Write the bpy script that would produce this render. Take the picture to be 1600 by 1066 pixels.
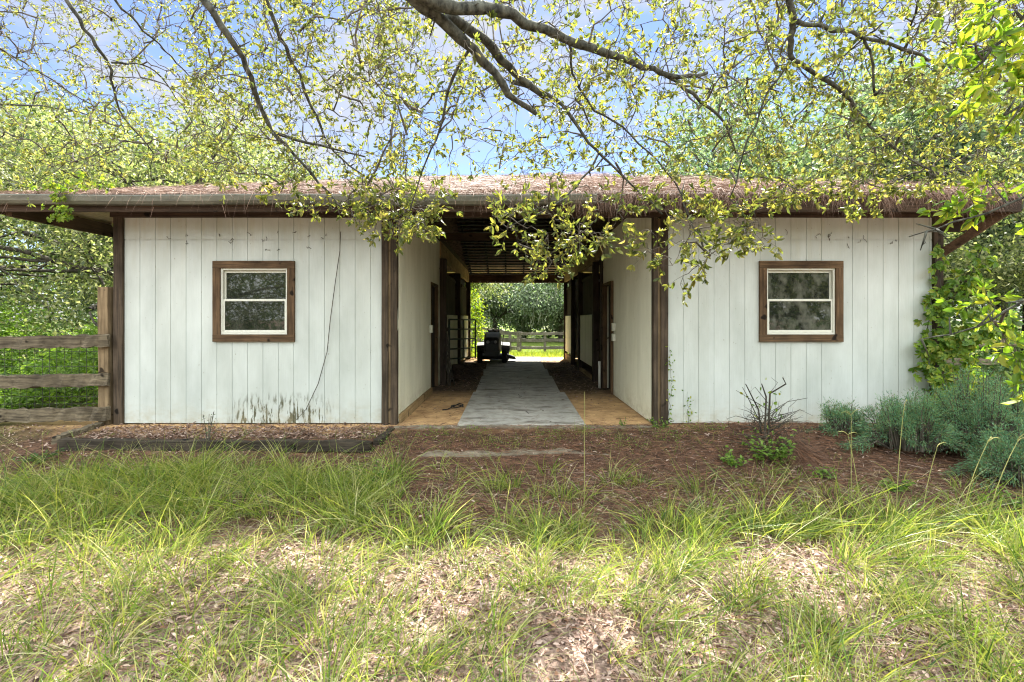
import bpy, math, random
import numpy as np
from mathutils import Vector
R = math.radians
rng = np.random.default_rng(11)
random.seed(5)
for o in list(bpy.data.objects): bpy.data.objects.remove(o)
SC = bpy.context.scene
COL = SC.collection
F = 755.0          # focal length in photo pixels
CH = 1.38          # eye height above the aisle floor
HZ = 498.0         # horizon row in the photo

# ------------------------------------------------------------------ camera
cam = bpy.data.cameras.new('camera'); co = bpy.data.objects.new('camera', cam); COL.objects.link(co)
cam.sensor_width = 36; cam.lens = F / 1600 * 36; cam.shift_y = -(533 - HZ) / 1600
cam.clip_start = 0.05; cam.clip_end = 2000
co.location = (0, 0, CH); co.rotation_euler = (R(90), 0, 0)
SC.camera = co

# ------------------------------------------------------------------ world, sun, exposure
SUN_EL, SUN_AZ = 53, 12           # azimuth clockwise from +Y (behind the barn)
W = bpy.data.worlds.new('World'); SC.world = W; W.use_nodes = True
nt = W.node_tree; nt.nodes.clear()
def wn(t, **k):
    n = nt.nodes.new(t)
    for a, b in k.items(): setattr(n, a, b)
    return n
wo = wn('ShaderNodeOutputWorld'); bg = wn('ShaderNodeBackground')
sky = wn('ShaderNodeTexSky', sky_type='NISHITA', sun_disc=False, sun_elevation=R(SUN_EL), sun_rotation=R(SUN_AZ))
sky.air_density = 0.8; sky.dust_density = 0.0; sky.ozone_density = 3.0
tc = wn('ShaderNodeTexCoord'); mp = wn('ShaderNodeMapping'); mp.inputs['Scale'].default_value = (1, 1, 2.2)
mp.inputs['Location'].default_value = (0.35, 0.1, 0.2)
no = wn('ShaderNodeTexNoise'); no.inputs['Scale'].default_value = 3.4; no.inputs['Detail'].default_value = 8; no.inputs['Roughness'].default_value = .58
rp = wn('ShaderNodeValToRGB'); rp.color_ramp.elements[0].position = .41; rp.color_ramp.elements[1].position = .60
mx = wn('ShaderNodeMixRGB'); mx.inputs[2].default_value = (3.4, 3.5, 3.7, 1)
L = nt.links.new
L(tc.outputs['Generated'], mp.inputs['Vector']); L(mp.outputs[0], no.inputs['Vector'])
# unseen clouds behind camera brightened as added fill for shaded wall; front ones dimmed
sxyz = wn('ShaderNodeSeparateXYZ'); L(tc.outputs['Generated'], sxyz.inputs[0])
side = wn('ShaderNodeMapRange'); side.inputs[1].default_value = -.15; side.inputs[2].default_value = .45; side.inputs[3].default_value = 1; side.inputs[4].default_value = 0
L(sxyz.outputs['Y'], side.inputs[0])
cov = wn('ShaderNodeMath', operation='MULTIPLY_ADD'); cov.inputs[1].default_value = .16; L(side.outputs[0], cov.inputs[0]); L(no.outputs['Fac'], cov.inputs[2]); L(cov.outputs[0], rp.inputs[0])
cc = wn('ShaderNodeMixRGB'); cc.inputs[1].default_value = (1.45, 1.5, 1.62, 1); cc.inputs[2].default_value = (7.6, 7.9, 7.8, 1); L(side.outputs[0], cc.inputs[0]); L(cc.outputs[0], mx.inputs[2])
clr = wn('ShaderNodeMixRGB', blend_type='MULTIPLY'); clr.inputs[0].default_value = 1; clr.inputs[2].default_value = (.56, .49, .49, 1)
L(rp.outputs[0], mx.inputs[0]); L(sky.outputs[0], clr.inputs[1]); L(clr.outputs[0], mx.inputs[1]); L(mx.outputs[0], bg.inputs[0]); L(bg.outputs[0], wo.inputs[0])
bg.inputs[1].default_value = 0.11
sl = bpy.data.lights.new('sun', 'SUN'); sl.energy = 5.0; sl.angle = R(.6); sl.color = (1, .95, .86)
so = bpy.data.objects.new('sun', sl); COL.objects.link(so)
sd = Vector((math.sin(R(SUN_AZ)) * math.cos(R(SUN_EL)), math.cos(R(SUN_AZ)) * math.cos(R(SUN_EL)), math.sin(R(SUN_EL))))
so.rotation_euler = sd.to_track_quat('Z', 'Y').to_euler(); so.location = sd * 30
SC.view_settings.view_transform = 'Standard'; SC.view_settings.look = 'None'; SC.view_settings.gamma = 1
SC.view_settings.exposure = 2.32
SC.cycles.use_denoising = True; SC.cycles.denoising_prefilter = 'ACCURATE'; SC.cycles.pixel_filter_type = 'BLACKMAN_HARRIS'; SC.cycles.filter_width = 1.15; SC.cycles.sample_clamp_indirect = 3
SC.cycles.max_bounces = 8; SC.cycles.diffuse_bounces = 4; SC.cycles.transmission_bounces = 5; SC.cycles.glossy_bounces = 3
SC.cycles.caustics_reflective = False; SC.cycles.caustics_refractive = False

# ------------------------------------------------------------------ materials
def new_mat(name):
    m = bpy.data.materials.new(name); m.use_nodes = True
    return m, m.node_tree, m.node_tree.nodes['Principled BSDF']
def N(t, typ, **k):
    n = t.nodes.new(typ)
    for a, b in k.items(): setattr(n, a, b)
    return n
def noise_col(t, c1, c2, scale=5, stretch=(1, 1, 1), detail=6, lo=.35, hi=.65, rough=.6):
    g = N(t, 'ShaderNodeNewGeometry'); m = N(t, 'ShaderNodeMapping'); m.inputs['Scale'].default_value = stretch
    n = N(t, 'ShaderNodeTexNoise'); n.inputs['Scale'].default_value = scale; n.inputs['Detail'].default_value = detail
    n.inputs['Roughness'].default_value = rough
    r = N(t, 'ShaderNodeValToRGB'); r.color_ramp.elements[0].position = lo; r.color_ramp.elements[1].position = hi
    r.color_ramp.elements[0].color = (*c1, 1); r.color_ramp.elements[1].color = (*c2, 1)
    t.links.new(g.outputs['Position'], m.inputs['Vector']); t.links.new(m.outputs[0], n.inputs['Vector']); t.links.new(n.outputs['Fac'], r.inputs[0])
    return r, n
def mat_noise(name, c1, c2, scale=5, stretch=(1, 1, 1), rough=.8, bump=.3, lo=.35, hi=.65, dist=.01, spec=.3):
    m, t, b = new_mat(name)
    r, n = noise_col(t, c1, c2, scale, stretch, lo=lo, hi=hi)
    t.links.new(r.outputs[0], b.inputs['Base Color'])
    b.inputs['Roughness'].default_value = rough; b.inputs['Specular IOR Level'].default_value = spec
    if bump:
        bp = N(t, 'ShaderNodeBump'); bp.inputs['Strength'].default_value = bump; bp.inputs['Distance'].default_value = dist
        t.links.new(n.outputs['Fac'], bp.inputs['Height']); t.links.new(bp.outputs[0], b.inputs['Normal'])
    return m
def mix_mult(t, a, bcol, fac):           # multiply a socket by a colour where fac
    x = N(t, 'ShaderNodeMixRGB', blend_type='MIX'); x.inputs[2].default_value = (*bcol, 1)
    t.links.new(a, x.inputs[1]); t.links.new(fac, x.inputs[0]); return x.outputs[0]
def island_mat(name, cols, rough=.6, transl=.0, tcol=None, spec=.3, jitter=.25):
    """per-leaf colour from the island's own random number; optional translucency."""
    m, t, b = new_mat(name)
    g = N(t, 'ShaderNodeNewGeometry'); r = N(t, 'ShaderNodeValToRGB'); r.color_ramp.interpolation = 'LINEAR'
    els = r.color_ramp.elements
    els[0].position = 0; els[0].color = (*cols[0], 1); els[1].position = 1; els[1].color = (*cols[-1], 1)
    for i, c in enumerate(cols[1:-1]):
        e = els.new((i + 1) / (len(cols) - 1)); e.color = (*c, 1)
    t.links.new(g.outputs['Random Per Island'], r.inputs[0])
    t.links.new(r.outputs[0], b.inputs['Base Color'])
    b.inputs['Roughness'].default_value = rough; b.inputs['Specular IOR Level'].default_value = spec
    if transl:
        tr = N(t, 'ShaderNodeBsdfTranslucent'); mxs = N(t, 'ShaderNodeMixShader'); mxs.inputs[0].default_value = transl
        gm = N(t, 'ShaderNodeMixRGB', blend_type='MULTIPLY'); gm.inputs[0].default_value = 1
        tc_ = tcol or (1.9, 1.9, .8); gm.inputs[2].default_value = (*tc_, 1)
        t.links.new(r.outputs[0], gm.inputs[1]); t.links.new(gm.outputs[0], tr.inputs['Color'])
        t.links.new(b.outputs[0], mxs.inputs[1]); t.links.new(tr.outputs[0], mxs.inputs[2])
        t.links.new(mxs.outputs[0], t.nodes['Material Output'].inputs['Surface'])
    return m
def plain(name, c, rough=.5, metal=0, spec=.5):
    m, t, b = new_mat(name); b.inputs['Base Color'].default_value = (*c, 1); b.inputs['Roughness'].default_value = rough
    b.inputs['Metallic'].default_value = metal; b.inputs['Specular IOR Level'].default_value = spec
    return m

def siding_mat(name='white_siding', c1=(.42, .46, .445), c2=(.54, .585, .575)):
    m, t, b = new_mat(name)
    r, n = noise_col(t, c1, c2, 2.5, (1, 1, .35))
    g = N(t, 'ShaderNodeNewGeometry'); sp = N(t, 'ShaderNodeSeparateXYZ'); t.links.new(g.outputs['Position'], sp.inputs[0])
    def math_(op, a, b_=None, c=None, clamp=False):
        q = N(t, 'ShaderNodeMath', operation=op, use_clamp=clamp)
        for i, v in enumerate((a, b_, c)):
            if v is None: continue
            if isinstance(v, (int, float)): q.inputs[i].default_value = v
            else: t.links.new(v, q.inputs[i])
        return q.outputs[0]
    fl = math_('FLOOR', math_('DIVIDE', math_('ADD', math_('ADD', sp.outputs['X'], sp.outputs['Y']), 5.12 - 6.386), .2032))
    wnz = N(t, 'ShaderNodeTexWhiteNoise', noise_dimensions='1D'); t.links.new(fl, wnz.inputs['W'])
    bt = N(t, 'ShaderNodeMixRGB'); bt.inputs[2].default_value = (.36, .37, .30, 1); t.links.new(r.outputs[0], bt.inputs[1]); t.links.new(math_('MULTIPLY', wnz.outputs['Value'], .14), bt.inputs[0])
    # mildew streaks at the foot of the left room's front wall
    st, sn = noise_col(t, (0, 0, 0), (1, 1, 1), 1, (26, 26, 5), lo=.50, hi=.60)
    mp_ = sn.inputs['Vector'].links[0].from_node; mp_.inputs['Rotation'].default_value = (0, R(14), 0)
    mr = N(t, 'ShaderNodeMapRange'); mr.inputs[1].default_value = .02; mr.inputs[2].default_value = .42; mr.inputs[3].default_value = 1; mr.inputs[4].default_value = 0
    t.links.new(sp.outputs['Z'], mr.inputs[0])
    dx = math_('ABSOLUTE', math_('ADD', sp.outputs['X'], 3.05)); mr2 = N(t, 'ShaderNodeMapRange'); mr2.inputs[1].default_value = .35; mr2.inputs[2].default_value = .75; mr2.inputs[3].default_value = 1; mr2.inputs[4].default_value = .0
    t.links.new(dx, mr2.inputs[0])
    front = math_('LESS_THAN', sp.outputs['Y'], 6.45)
    mask = math_('MULTIPLY', math_('MULTIPLY', mr.outputs[0], mr2.outputs[0]), math_('MULTIPLY', st.outputs[0], front))
    mask = math_('MULTIPLY', mask, 2.6, clamp=True)
    c1 = mix_mult(t, bt.outputs[0], (.09, .09, .055), mask)
    # splash dirt along every foot
    d2, _ = noise_col(t, (0, 0, 0), (1, 1, 1), 9, (1, 1, 1.5), lo=.42, hi=.7)
    mr3 = N(t, 'ShaderNodeMapRange'); mr3.inputs[1].default_value = 0; mr3.inputs[2].default_value = .35; mr3.inputs[3].default_value = .55; mr3.inputs[4].default_value = 0
    t.links.new(sp.outputs['Z'], mr3.inputs[0])
    c2 = mix_mult(t, c1, (.34, .29, .18), math_('MULTIPLY', mr3.outputs[0], d2.outputs[0]))
    # specks and nail stains
    d3, _ = noise_col(t, (0, 0, 0), (1, 1, 1), 34, (1, 1, .6), lo=.70, hi=.76, detail=2)
    c3 = mix_mult(t, c2, (.22, .2, .15), math_('MULTIPLY', d3.outputs[0], .6))
    # run-off discolouring from the seam at 2.42 m
    d4, _ = noise_col(t, (0, 0, 0), (1, 1, 1), 1, (14, 14, 1.2), lo=.5, hi=.8)
    mr4 = N(t, 'ShaderNodeMapRange'); mr4.inputs[1].default_value = 1.9; mr4.inputs[2].default_value = 2.7; mr4.inputs[3].default_value = 0; mr4.inputs[4].default_value = .5
    t.links.new(sp.outputs['Z'], mr4.inputs[0])
    c4 = mix_mult(t, c3, (.42, .40, .27), math_('MULTIPLY', mr4.outputs[0], d4.outputs[0]))
    t.links.new(c4, b.inputs['Base Color'])
    b.inputs['Roughness'].default_value = .65; b.inputs['Specular IOR Level'].default_value = .3
    bn = N(t, 'ShaderNodeTexNoise'); bm = N(t, 'ShaderNodeMapping'); bm.inputs['Scale'].default_value = (90, 90, 4)
    bn.inputs['Scale'].default_value = 1; bn.inputs['Detail'].default_value = 5
    t.links.new(g.outputs['Position'], bm.inputs[0]); t.links.new(bm.outputs[0], bn.inputs[0])
    bp = N(t, 'ShaderNodeBump'); bp.inputs['Strength'].default_value = .35; bp.inputs['Distance'].default_value = .004
    t.links.new(bn.outputs[0], bp.inputs['Height']); t.links.new(bp.outputs[0], b.inputs['Normal'])
    return m
def wood_mat(name, c1, c2, axis='z', scale=1.0, knots=True):
    m, t, b = new_mat(name)
    s = {'z': (45, 45, 2.2), 'x': (2.2, 45, 45), 'y': (45, 2.2, 45)}[axis]
    r, n = noise_col(t, c1, c2, scale, s, detail=7, lo=.32, hi=.68)
    out = r.outputs[0]
    big, _ = noise_col(t, (0, 0, 0), (.8, .8, .8), 2.3, (1, 1, 1), lo=.4, hi=.75)
    out = mix_mult(t, out, tuple(x * .45 for x in c1), big.outputs[0])
    if knots:
        kn, _ = noise_col(t, (0, 0, 0), (1, 1, 1), 7, (1, 1, 1), lo=.68, hi=.74, detail=1)
        out = mix_mult(t, out, tuple(x * .25 for x in c1), kn.outputs[0])
    t.links.new(out, b.inputs['Base Color']); b.inputs['Roughness'].default_value = .85; b.inputs['Specular IOR Level'].default_value = .2
    bp = N(t, 'ShaderNodeBump'); bp.inputs['Strength'].default_value = .6; bp.inputs['Distance'].default_value = .006
    t.links.new(n.outputs['Fac'], bp.inputs['Height']); t.links.new(bp.outputs[0], b.inputs['Normal'])
    return m
def ground_mat():
    m, t, b = new_mat('earth')
    g = N(t, 'ShaderNodeNewGeometry'); sp = N(t, 'ShaderNodeSeparateXYZ')
    # wobble the position so that no zone ends in a ruled line
    wn_ = N(t, 'ShaderNodeTexNoise'); wn_.inputs['Scale'].default_value = 2.2; wn_.inputs['Detail'].default_value = 5
    va = N(t, 'ShaderNodeVectorMath', operation='MULTIPLY_ADD'); va.inputs[1].default_value = (.9, .9, 0)
    vs = N(t, 'ShaderNodeVectorMath', operation='SUBTRACT'); vs.inputs[1].default_value = (.45, .45, 0)
    t.links.new(g.outputs['Position'], wn_.inputs[0]); t.links.new(wn_.outputs['Color'], va.inputs[0]); t.links.new(g.outputs['Position'], va.inputs[2])
    t.links.new(va.outputs[0], vs.inputs[0]); t.links.new(vs.outputs[0], sp.inputs[0])
    soil, n1 = noise_col(t, (.045, .028, .020), (.15, .085, .055), 16, lo=.35, hi=.7)
    def rng_(sock, a, b_, c=0, d=1):
        q = N(t, 'ShaderNodeMapRange'); q.inputs[1].default_value = a; q.inputs[2].default_value = b_; q.inputs[3].default_value = c; q.inputs[4].default_value = d
        t.links.new(sock, q.inputs[0]); return q.outputs[0]
    def mixc(a, b_, f):
        x = N(t, 'ShaderNodeMixRGB'); t.links.new(a, x.inputs[1]); t.links.new(b_, x.inputs[2]); t.links.new(f, x.inputs[0]); return x.outputs[0]
    litter, _ = noise_col(t, (.10, .07, .055), (.36, .26, .21), 38, lo=.38, hi=.66)
    sand, _ = noise_col(t, (.36, .22, .11), (.68, .45, .23), 5, lo=.3, hi=.7)
    muck, _ = noise_col(t, (.05, .038, .028), (.24, .17, .11), 11, lo=.35, hi=.7)
    lawn, _ = noise_col(t, (.07, .11, .022), (.19, .25, .05), 3.5, lo=.3, hi=.7)
    c = mixc(litter.outputs[0], soil.outputs[0], rng_(sp.outputs['Y'], 3.2, 3.9))
    c = mixc(c, sand.outputs[0], rng_(sp.outputs['Y'], 5.9, 6.25))
    c = mixc(c, muck.outputs[0], rng_(sp.outputs['Y'], 8.3, 9.6))
    c = mixc(c, sand.outputs[0], rng_(sp.outputs['Y'], 15.6, 16.4))
    c = mixc(c, lawn.outputs[0], rng_(sp.outputs['Y'], 17.6, 18.3))
    ax = N(t, 'ShaderNodeMath', operation='ABSOLUTE'); t.links.new(sp.outputs['X'], ax.inputs[0])
    out, _ = noise_col(t, (.04, .05, .018), (.12, .13, .045), 4, lo=.35, hi=.7)
    yy = rng_(sp.outputs['Y'], 4.5, 5.5)
    f = N(t, 'ShaderNodeMath', operation='MULTIPLY'); t.links.new(rng_(ax.outputs[0], 5.6, 7.0), f.inputs[0]); t.links.new(yy, f.inputs[1])
    c = mixc(c, out.outputs[0], f.outputs[0])
    t.links.new(c, b.inputs['Base Color']); b.inputs['Roughness'].default_value = .95; b.inputs['Specular IOR Level'].default_value = .1
    bn = N(t, 'ShaderNodeTexNoise'); bn.inputs['Scale'].default_value = 30; bn.inputs['Detail'].default_value = 6
    t.links.new(g.outputs['Position'], bn.inputs[0])
    bp = N(t, 'ShaderNodeBump'); bp.inputs['Strength'].default_value = .8; bp.inputs['Distance'].default_value = .02
    t.links.new(bn.outputs[0], bp.inputs['Height']); t.links.new(bp.outputs[0], b.inputs['Normal'])
    return m
def concrete_mat():
    m, t, b = new_mat('concrete')
    r, n = noise_col(t, (.32, .315, .29), (.54, .53, .485), 2.2, lo=.3, hi=.72)
    st, _ = noise_col(t, (0, 0, 0), (.85, .85, .85), 1.3, (1.2, 2.6, 1), lo=.53, hi=.68)
    c = mix_mult(t, r.outputs[0], (.07, .058, .045), st.outputs[0])
    vo = N(t, 'ShaderNodeTexVoronoi', feature='DISTANCE_TO_EDGE'); vo.inputs['Scale'].default_value = .75
    g = N(t, 'ShaderNodeNewGeometry'); nn = N(t, 'ShaderNodeTexNoise'); nn.inputs['Scale'].default_value = 4
    a = N(t, 'ShaderNodeMixRGB', blend_type='ADD'); a.inputs[0].default_value = .35
    t.links.new(g.outputs['Position'], a.inputs[1]); t.links.new(g.outputs['Position'], nn.inputs[0]); t.links.new(nn.outputs['Color'], a.inputs[2]); t.links.new(a.outputs[0], vo.inputs['Vector'])
    cr = N(t, 'ShaderNodeValToRGB'); cr.color_ramp.elements[0].position = .004; cr.color_ramp.elements[0].color = (1, 1, 1, 1); cr.color_ramp.elements[1].position = .012; cr.color_ramp.elements[1].color = (0, 0, 0, 1)
    t.links.new(vo.outputs['Distance'], cr.inputs[0])
    cm, _ = noise_col(t, (0, 0, 0), (1, 1, 1), .9, lo=.52, hi=.6); cf = N(t, 'ShaderNodeMath', operation='MULTIPLY'); t.links.new(cm.outputs[0], cf.inputs[0]); t.links.new(cr.outputs[0], cf.inputs[1])
    c = mix_mult(t, c, (.07, .06, .05), cf.outputs[0])
    fs_, _ = noise_col(t, (0, 0, 0), (.7, .7, .7), 7, lo=.45, hi=.75); c = mix_mult(t, c, (.15, .125, .09), fs_.outputs[0])
    t.links.new(c, b.inputs['Base Color']); b.inputs['Roughness'].default_value = .8
    bp = N(t, 'ShaderNodeBump'); bp.inputs['Strength'].default_value = .25; bp.inputs['Distance'].default_value = .01
    t.links.new(n.outputs[0], bp.inputs['Height']); t.links.new(bp.outputs[0], b.inputs['Normal'])
    return m

M = {}
M['siding'] = siding_mat(); M['siding_lit'] = siding_mat('brightened_siding', (.66, .66, .53), (.78, .78, .65))  # paler, yellower siding copy; light missing in the aisle is put into its colour
M['brown_v'] = wood_mat('brown_timber', (.032, .025, .018), (.115, .084, .060), 'z')
M['brown_h'] = wood_mat('brown_timber_level', (.060, .034, .020), (.17, .10, .058), 'x')
M['dark_h'] = wood_mat('dark_timber', (.030, .020, .014), (.085, .055, .038), 'x')
M['lath'] = wood_mat('dark_lath', (.035, .038, .042), (.09, .095, .10), 'x')
M['lath_y'] = wood_mat('dark_lath_lengthwise', (.03, .032, .035), (.08, .083, .088), 'y')
M['dark_y'] = wood_mat('dark_timber_lengthwise', (.05, .035, .022), (.13, .09, .055), 'y')
M['dark_v'] = wood_mat('dark_post', (.022, .016, .013), (.07, .05, .04), 'z')
M['trim'] = wood_mat('window_trim', (.045, .028, .016), (.18, .112, .062), 'z')
M['trim_h'] = wood_mat('window_trim_level', (.045, .028, .016), (.18, .112, .062), 'x')
M['tan'] = wood_mat('tan_plywood', (.50, .42, .27), (.74, .64, .44), 'x')
M['tan_y'] = wood_mat('tan_beam', (.25, .17, .085), (.44, .32, .17), 'y')
M['grey_h'] = wood_mat('grey_rail', (.05, .04, .028), (.23, .19, .13), 'x')
M['grey_v'] = wood_mat('grey_post', (.12, .085, .05), (.30, .22, .13), 'z')
M['pale_rail'] = wood_mat('bleached_rail', (.12, .10, .085), (.27, .24, .21), 'x')
M['rot'] = wood_mat('rotten_timber', (.014, .012, .009), (.085, .068, .05), 'x')
M['earth'] = ground_mat()
M['concrete'] = concrete_mat()
M['lip'] = mat_noise('old_concrete_edge', (.13, .11, .08), (.31, .27, .205), 9, lo=.3, hi=.7, bump=.5)
M['shingle'] = mat_noise('roof_shingle', (.05, .035, .03), (.17, .115, .095), 14, (1, 1, 1), bump=.5)
M['gutter'] = mat_noise('gutter_metal', (.09, .095, .08), (.19, .195, .165), 3, (.6, 3, 3), rough=.5, bump=0)
M['vinyl'] = plain('white_vinyl', (.60, .61, .55), .4)
M['bark'] = mat_noise('bark', (.016, .017, .014), (.095, .10, .082), 24, (1, 1, .5), rough=.9, bump=.8, dist=.02)
M['bark_dark'] = mat_noise('bark_dark', (.018, .016, .013), (.09, .08, .062), 16, (1, 1, .4), rough=.9, bump=.8, dist=.02)
M['twig'] = mat_noise('twig', (.03, .027, .021), (.12, .105, .085), 12, rough=.9, bump=0)
M['oakleaf'] = island_mat('oak_leaf', [(.04, .055, .02), (.09, .115, .035), (.17, .19, .055), (.22, .205, .06), (.06, .085, .03), (.13, .15, .045), (.26, .22, .085)], .45, .50, (1.95, 1.95, .9))
M['broad'] = island_mat('broad_leaf', [(.06, .12, .02), (.11, .19, .025), (.19, .25, .035), (.28, .28, .05)], .45, .5, (2.0, 2.0, .7))
M['leftleaf'] = island_mat('sunny_leaf', [(.03, .05, .02), (.09, .12, .045), (.18, .21, .085), (.28, .28, .16)], .55, .45, (1.7, 1.75, 1.05))
M['greenleaf'] = island_mat('green_leaf', [(.035, .075, .022), (.06, .11, .03), (.09, .14, .04), (.11, .15, .05)], .55, .35, (1.8, 1.9, .9))
M['greyleaf'] = island_mat('grey_green_leaf', [(.04, .065, .035), (.08, .125, .065), (.14, .19, .10), (.23, .27, .18)], .6, .36, (1.6, 1.8, 1.1))
M['hazeleaf'] = island_mat('haze_paled_leaf', [(.07, .10, .06), (.15, .20, .13), (.25, .31, .22), (.38, .43, .33)], .6, .4, (1.4, 1.5, 1.2))  # grey green leaf lightened; distance haze and brightness are put into its colour
M['moss'] = island_mat('hanging_moss', [(.16, .18, .13), (.30, .31, .25)], .9, .3, (1.3, 1.3, 1.1))
M['vine'] = island_mat('vine_leaf', [(.05, .11, .02), (.10, .19, .03), (.17, .26, .04), (.28, .29, .05)], .45, .42, (1.9, 1.9, .7))
M['vinelit'] = island_mat('vine_leaf_bright', [(.08, .15, .02), (.15, .24, .03), (.26, .30, .05)], .5, .45, (2.0, 1.9, .7))
M['weed'] = island_mat('weed_leaf', [(.06, .13, .02), (.11, .20, .03), (.17, .27, .05), (.20, .30, .08)], .5, .4, (1.9, 1.9, .8))
M['juniper'] = island_mat('juniper_needle', [(.06, .14, .08), (.12, .25, .14), (.19, .34, .19), (.18, .27, .10), (.17, .12, .07)], .7, .35, (1.3, 1.5, 1.2))
M['grass'] = island_mat('grass_blade', [(.04, .085, .02), (.11, .19, .03), (.20, .28, .045), (.32, .35, .08), (.07, .14, .03), (.44, .42, .22), (.25, .30, .055)], .4, .38, (1.75, 1.65, .9))
M['lawn'] = island_mat('lawn_blade', [(.10, .15, .02), (.20, .26, .04), (.28, .30, .08)], .5, .35, (1.8, 1.8, .8))
M['straw'] = island_mat('pine_needle', [(.03, .018, .014), (.14, .065, .04), (.32, .165, .095), (.07, .045, .035), (.22, .13, .085), (.04, .03, .025)], .7)
M['roofstraw'] = island_mat('roof_needle', [(.07, .045, .035), (.27, .165, .125), (.50, .34, .27), (.17, .11, .085), (.40, .28, .23), (.11, .075, .055)], .7)
M['litter'] = island_mat('dead_leaf', [(.07, .045, .035), (.20, .12, .09), (.34, .235, .19), (.50, .39, .33), (.15, .10, .08), (.30, .17, .10)], .6, .12, (1.1, 1, .9))
M['seed'] = island_mat('seed_stalk', [(.24, .26, .08), (.38, .37, .15)], .6, .2, (1.3, 1.3, .8))
M['black'] = plain('black_plastic', (.018, .018, .02), .45)
M['rubber'] = plain('rubber', (.022, .022, .022), .85, spec=.2)
M['hood'] = mat_noise('mower_paint', (.014, .014, .015), (.04, .04, .043), 9, rough=.6, bump=0, spec=.5)
M['lens'] = plain('lamp_lens', (.5, .5, .5), .2)
M['gatepaint'] = mat_noise('gate_paint', (.02, .032, .026), (.05, .065, .05), 15, rough=.55, bump=0)
M['wire'] = plain('galvanised_wire', (.08, .08, .075), .6, .6)
M['rust'] = mat_noise('dark_iron', (.03, .022, .018), (.09, .06, .045), 20, rough=.8)
M['pvc'] = plain('pvc', (.55, .55, .5), .5)
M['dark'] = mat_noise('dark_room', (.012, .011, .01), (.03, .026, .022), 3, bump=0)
def glass_mat(name='window_glass', dust=0):
    m, t, b = new_mat(name)
    b.inputs['Base Color'].default_value = (.012, .018, .012, 1); b.inputs['Roughness'].default_value = .02
    b.inputs['Specular IOR Level'].default_value = .85; b.inputs['IOR'].default_value = 1.55
    gl = N(t, 'ShaderNodeBsdfTransparent'); gl.inputs[0].default_value = (.16, .2, .16, 1)
    mxs = N(t, 'ShaderNodeMixShader'); r, _ = noise_col(t, (.25, .25, .25), (.5, .5, .5), 3, lo=.35, hi=.65)
    t.links.new(r.outputs[0], mxs.inputs[0]); t.links.new(b.outputs[0], mxs.inputs[1]); t.links.new(gl.outputs[0], mxs.inputs[2])
    out = mxs
    if dust:
        df = N(t, 'ShaderNodeBsdfDiffuse'); df.inputs[0].default_value = (.42, .42, .36, 1); dm = N(t, 'ShaderNodeMixShader')
        dr, _ = noise_col(t, (.02, .02, .02), (dust, dust, dust), 9, (1, 1, .6), lo=.45, hi=.78); t.links.new(dr.outputs[0], dm.inputs[0]); t.links.new(mxs.outputs[0], dm.inputs[1]); t.links.new(df.outputs[0], dm.inputs[2]); out = dm
    t.links.new(out.outputs[0], t.nodes['Material Output'].inputs['Surface'])
    return m
M['glass'] = glass_mat(dust=.10); M['dusty'] = glass_mat('dusty_glass', .34)

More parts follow.
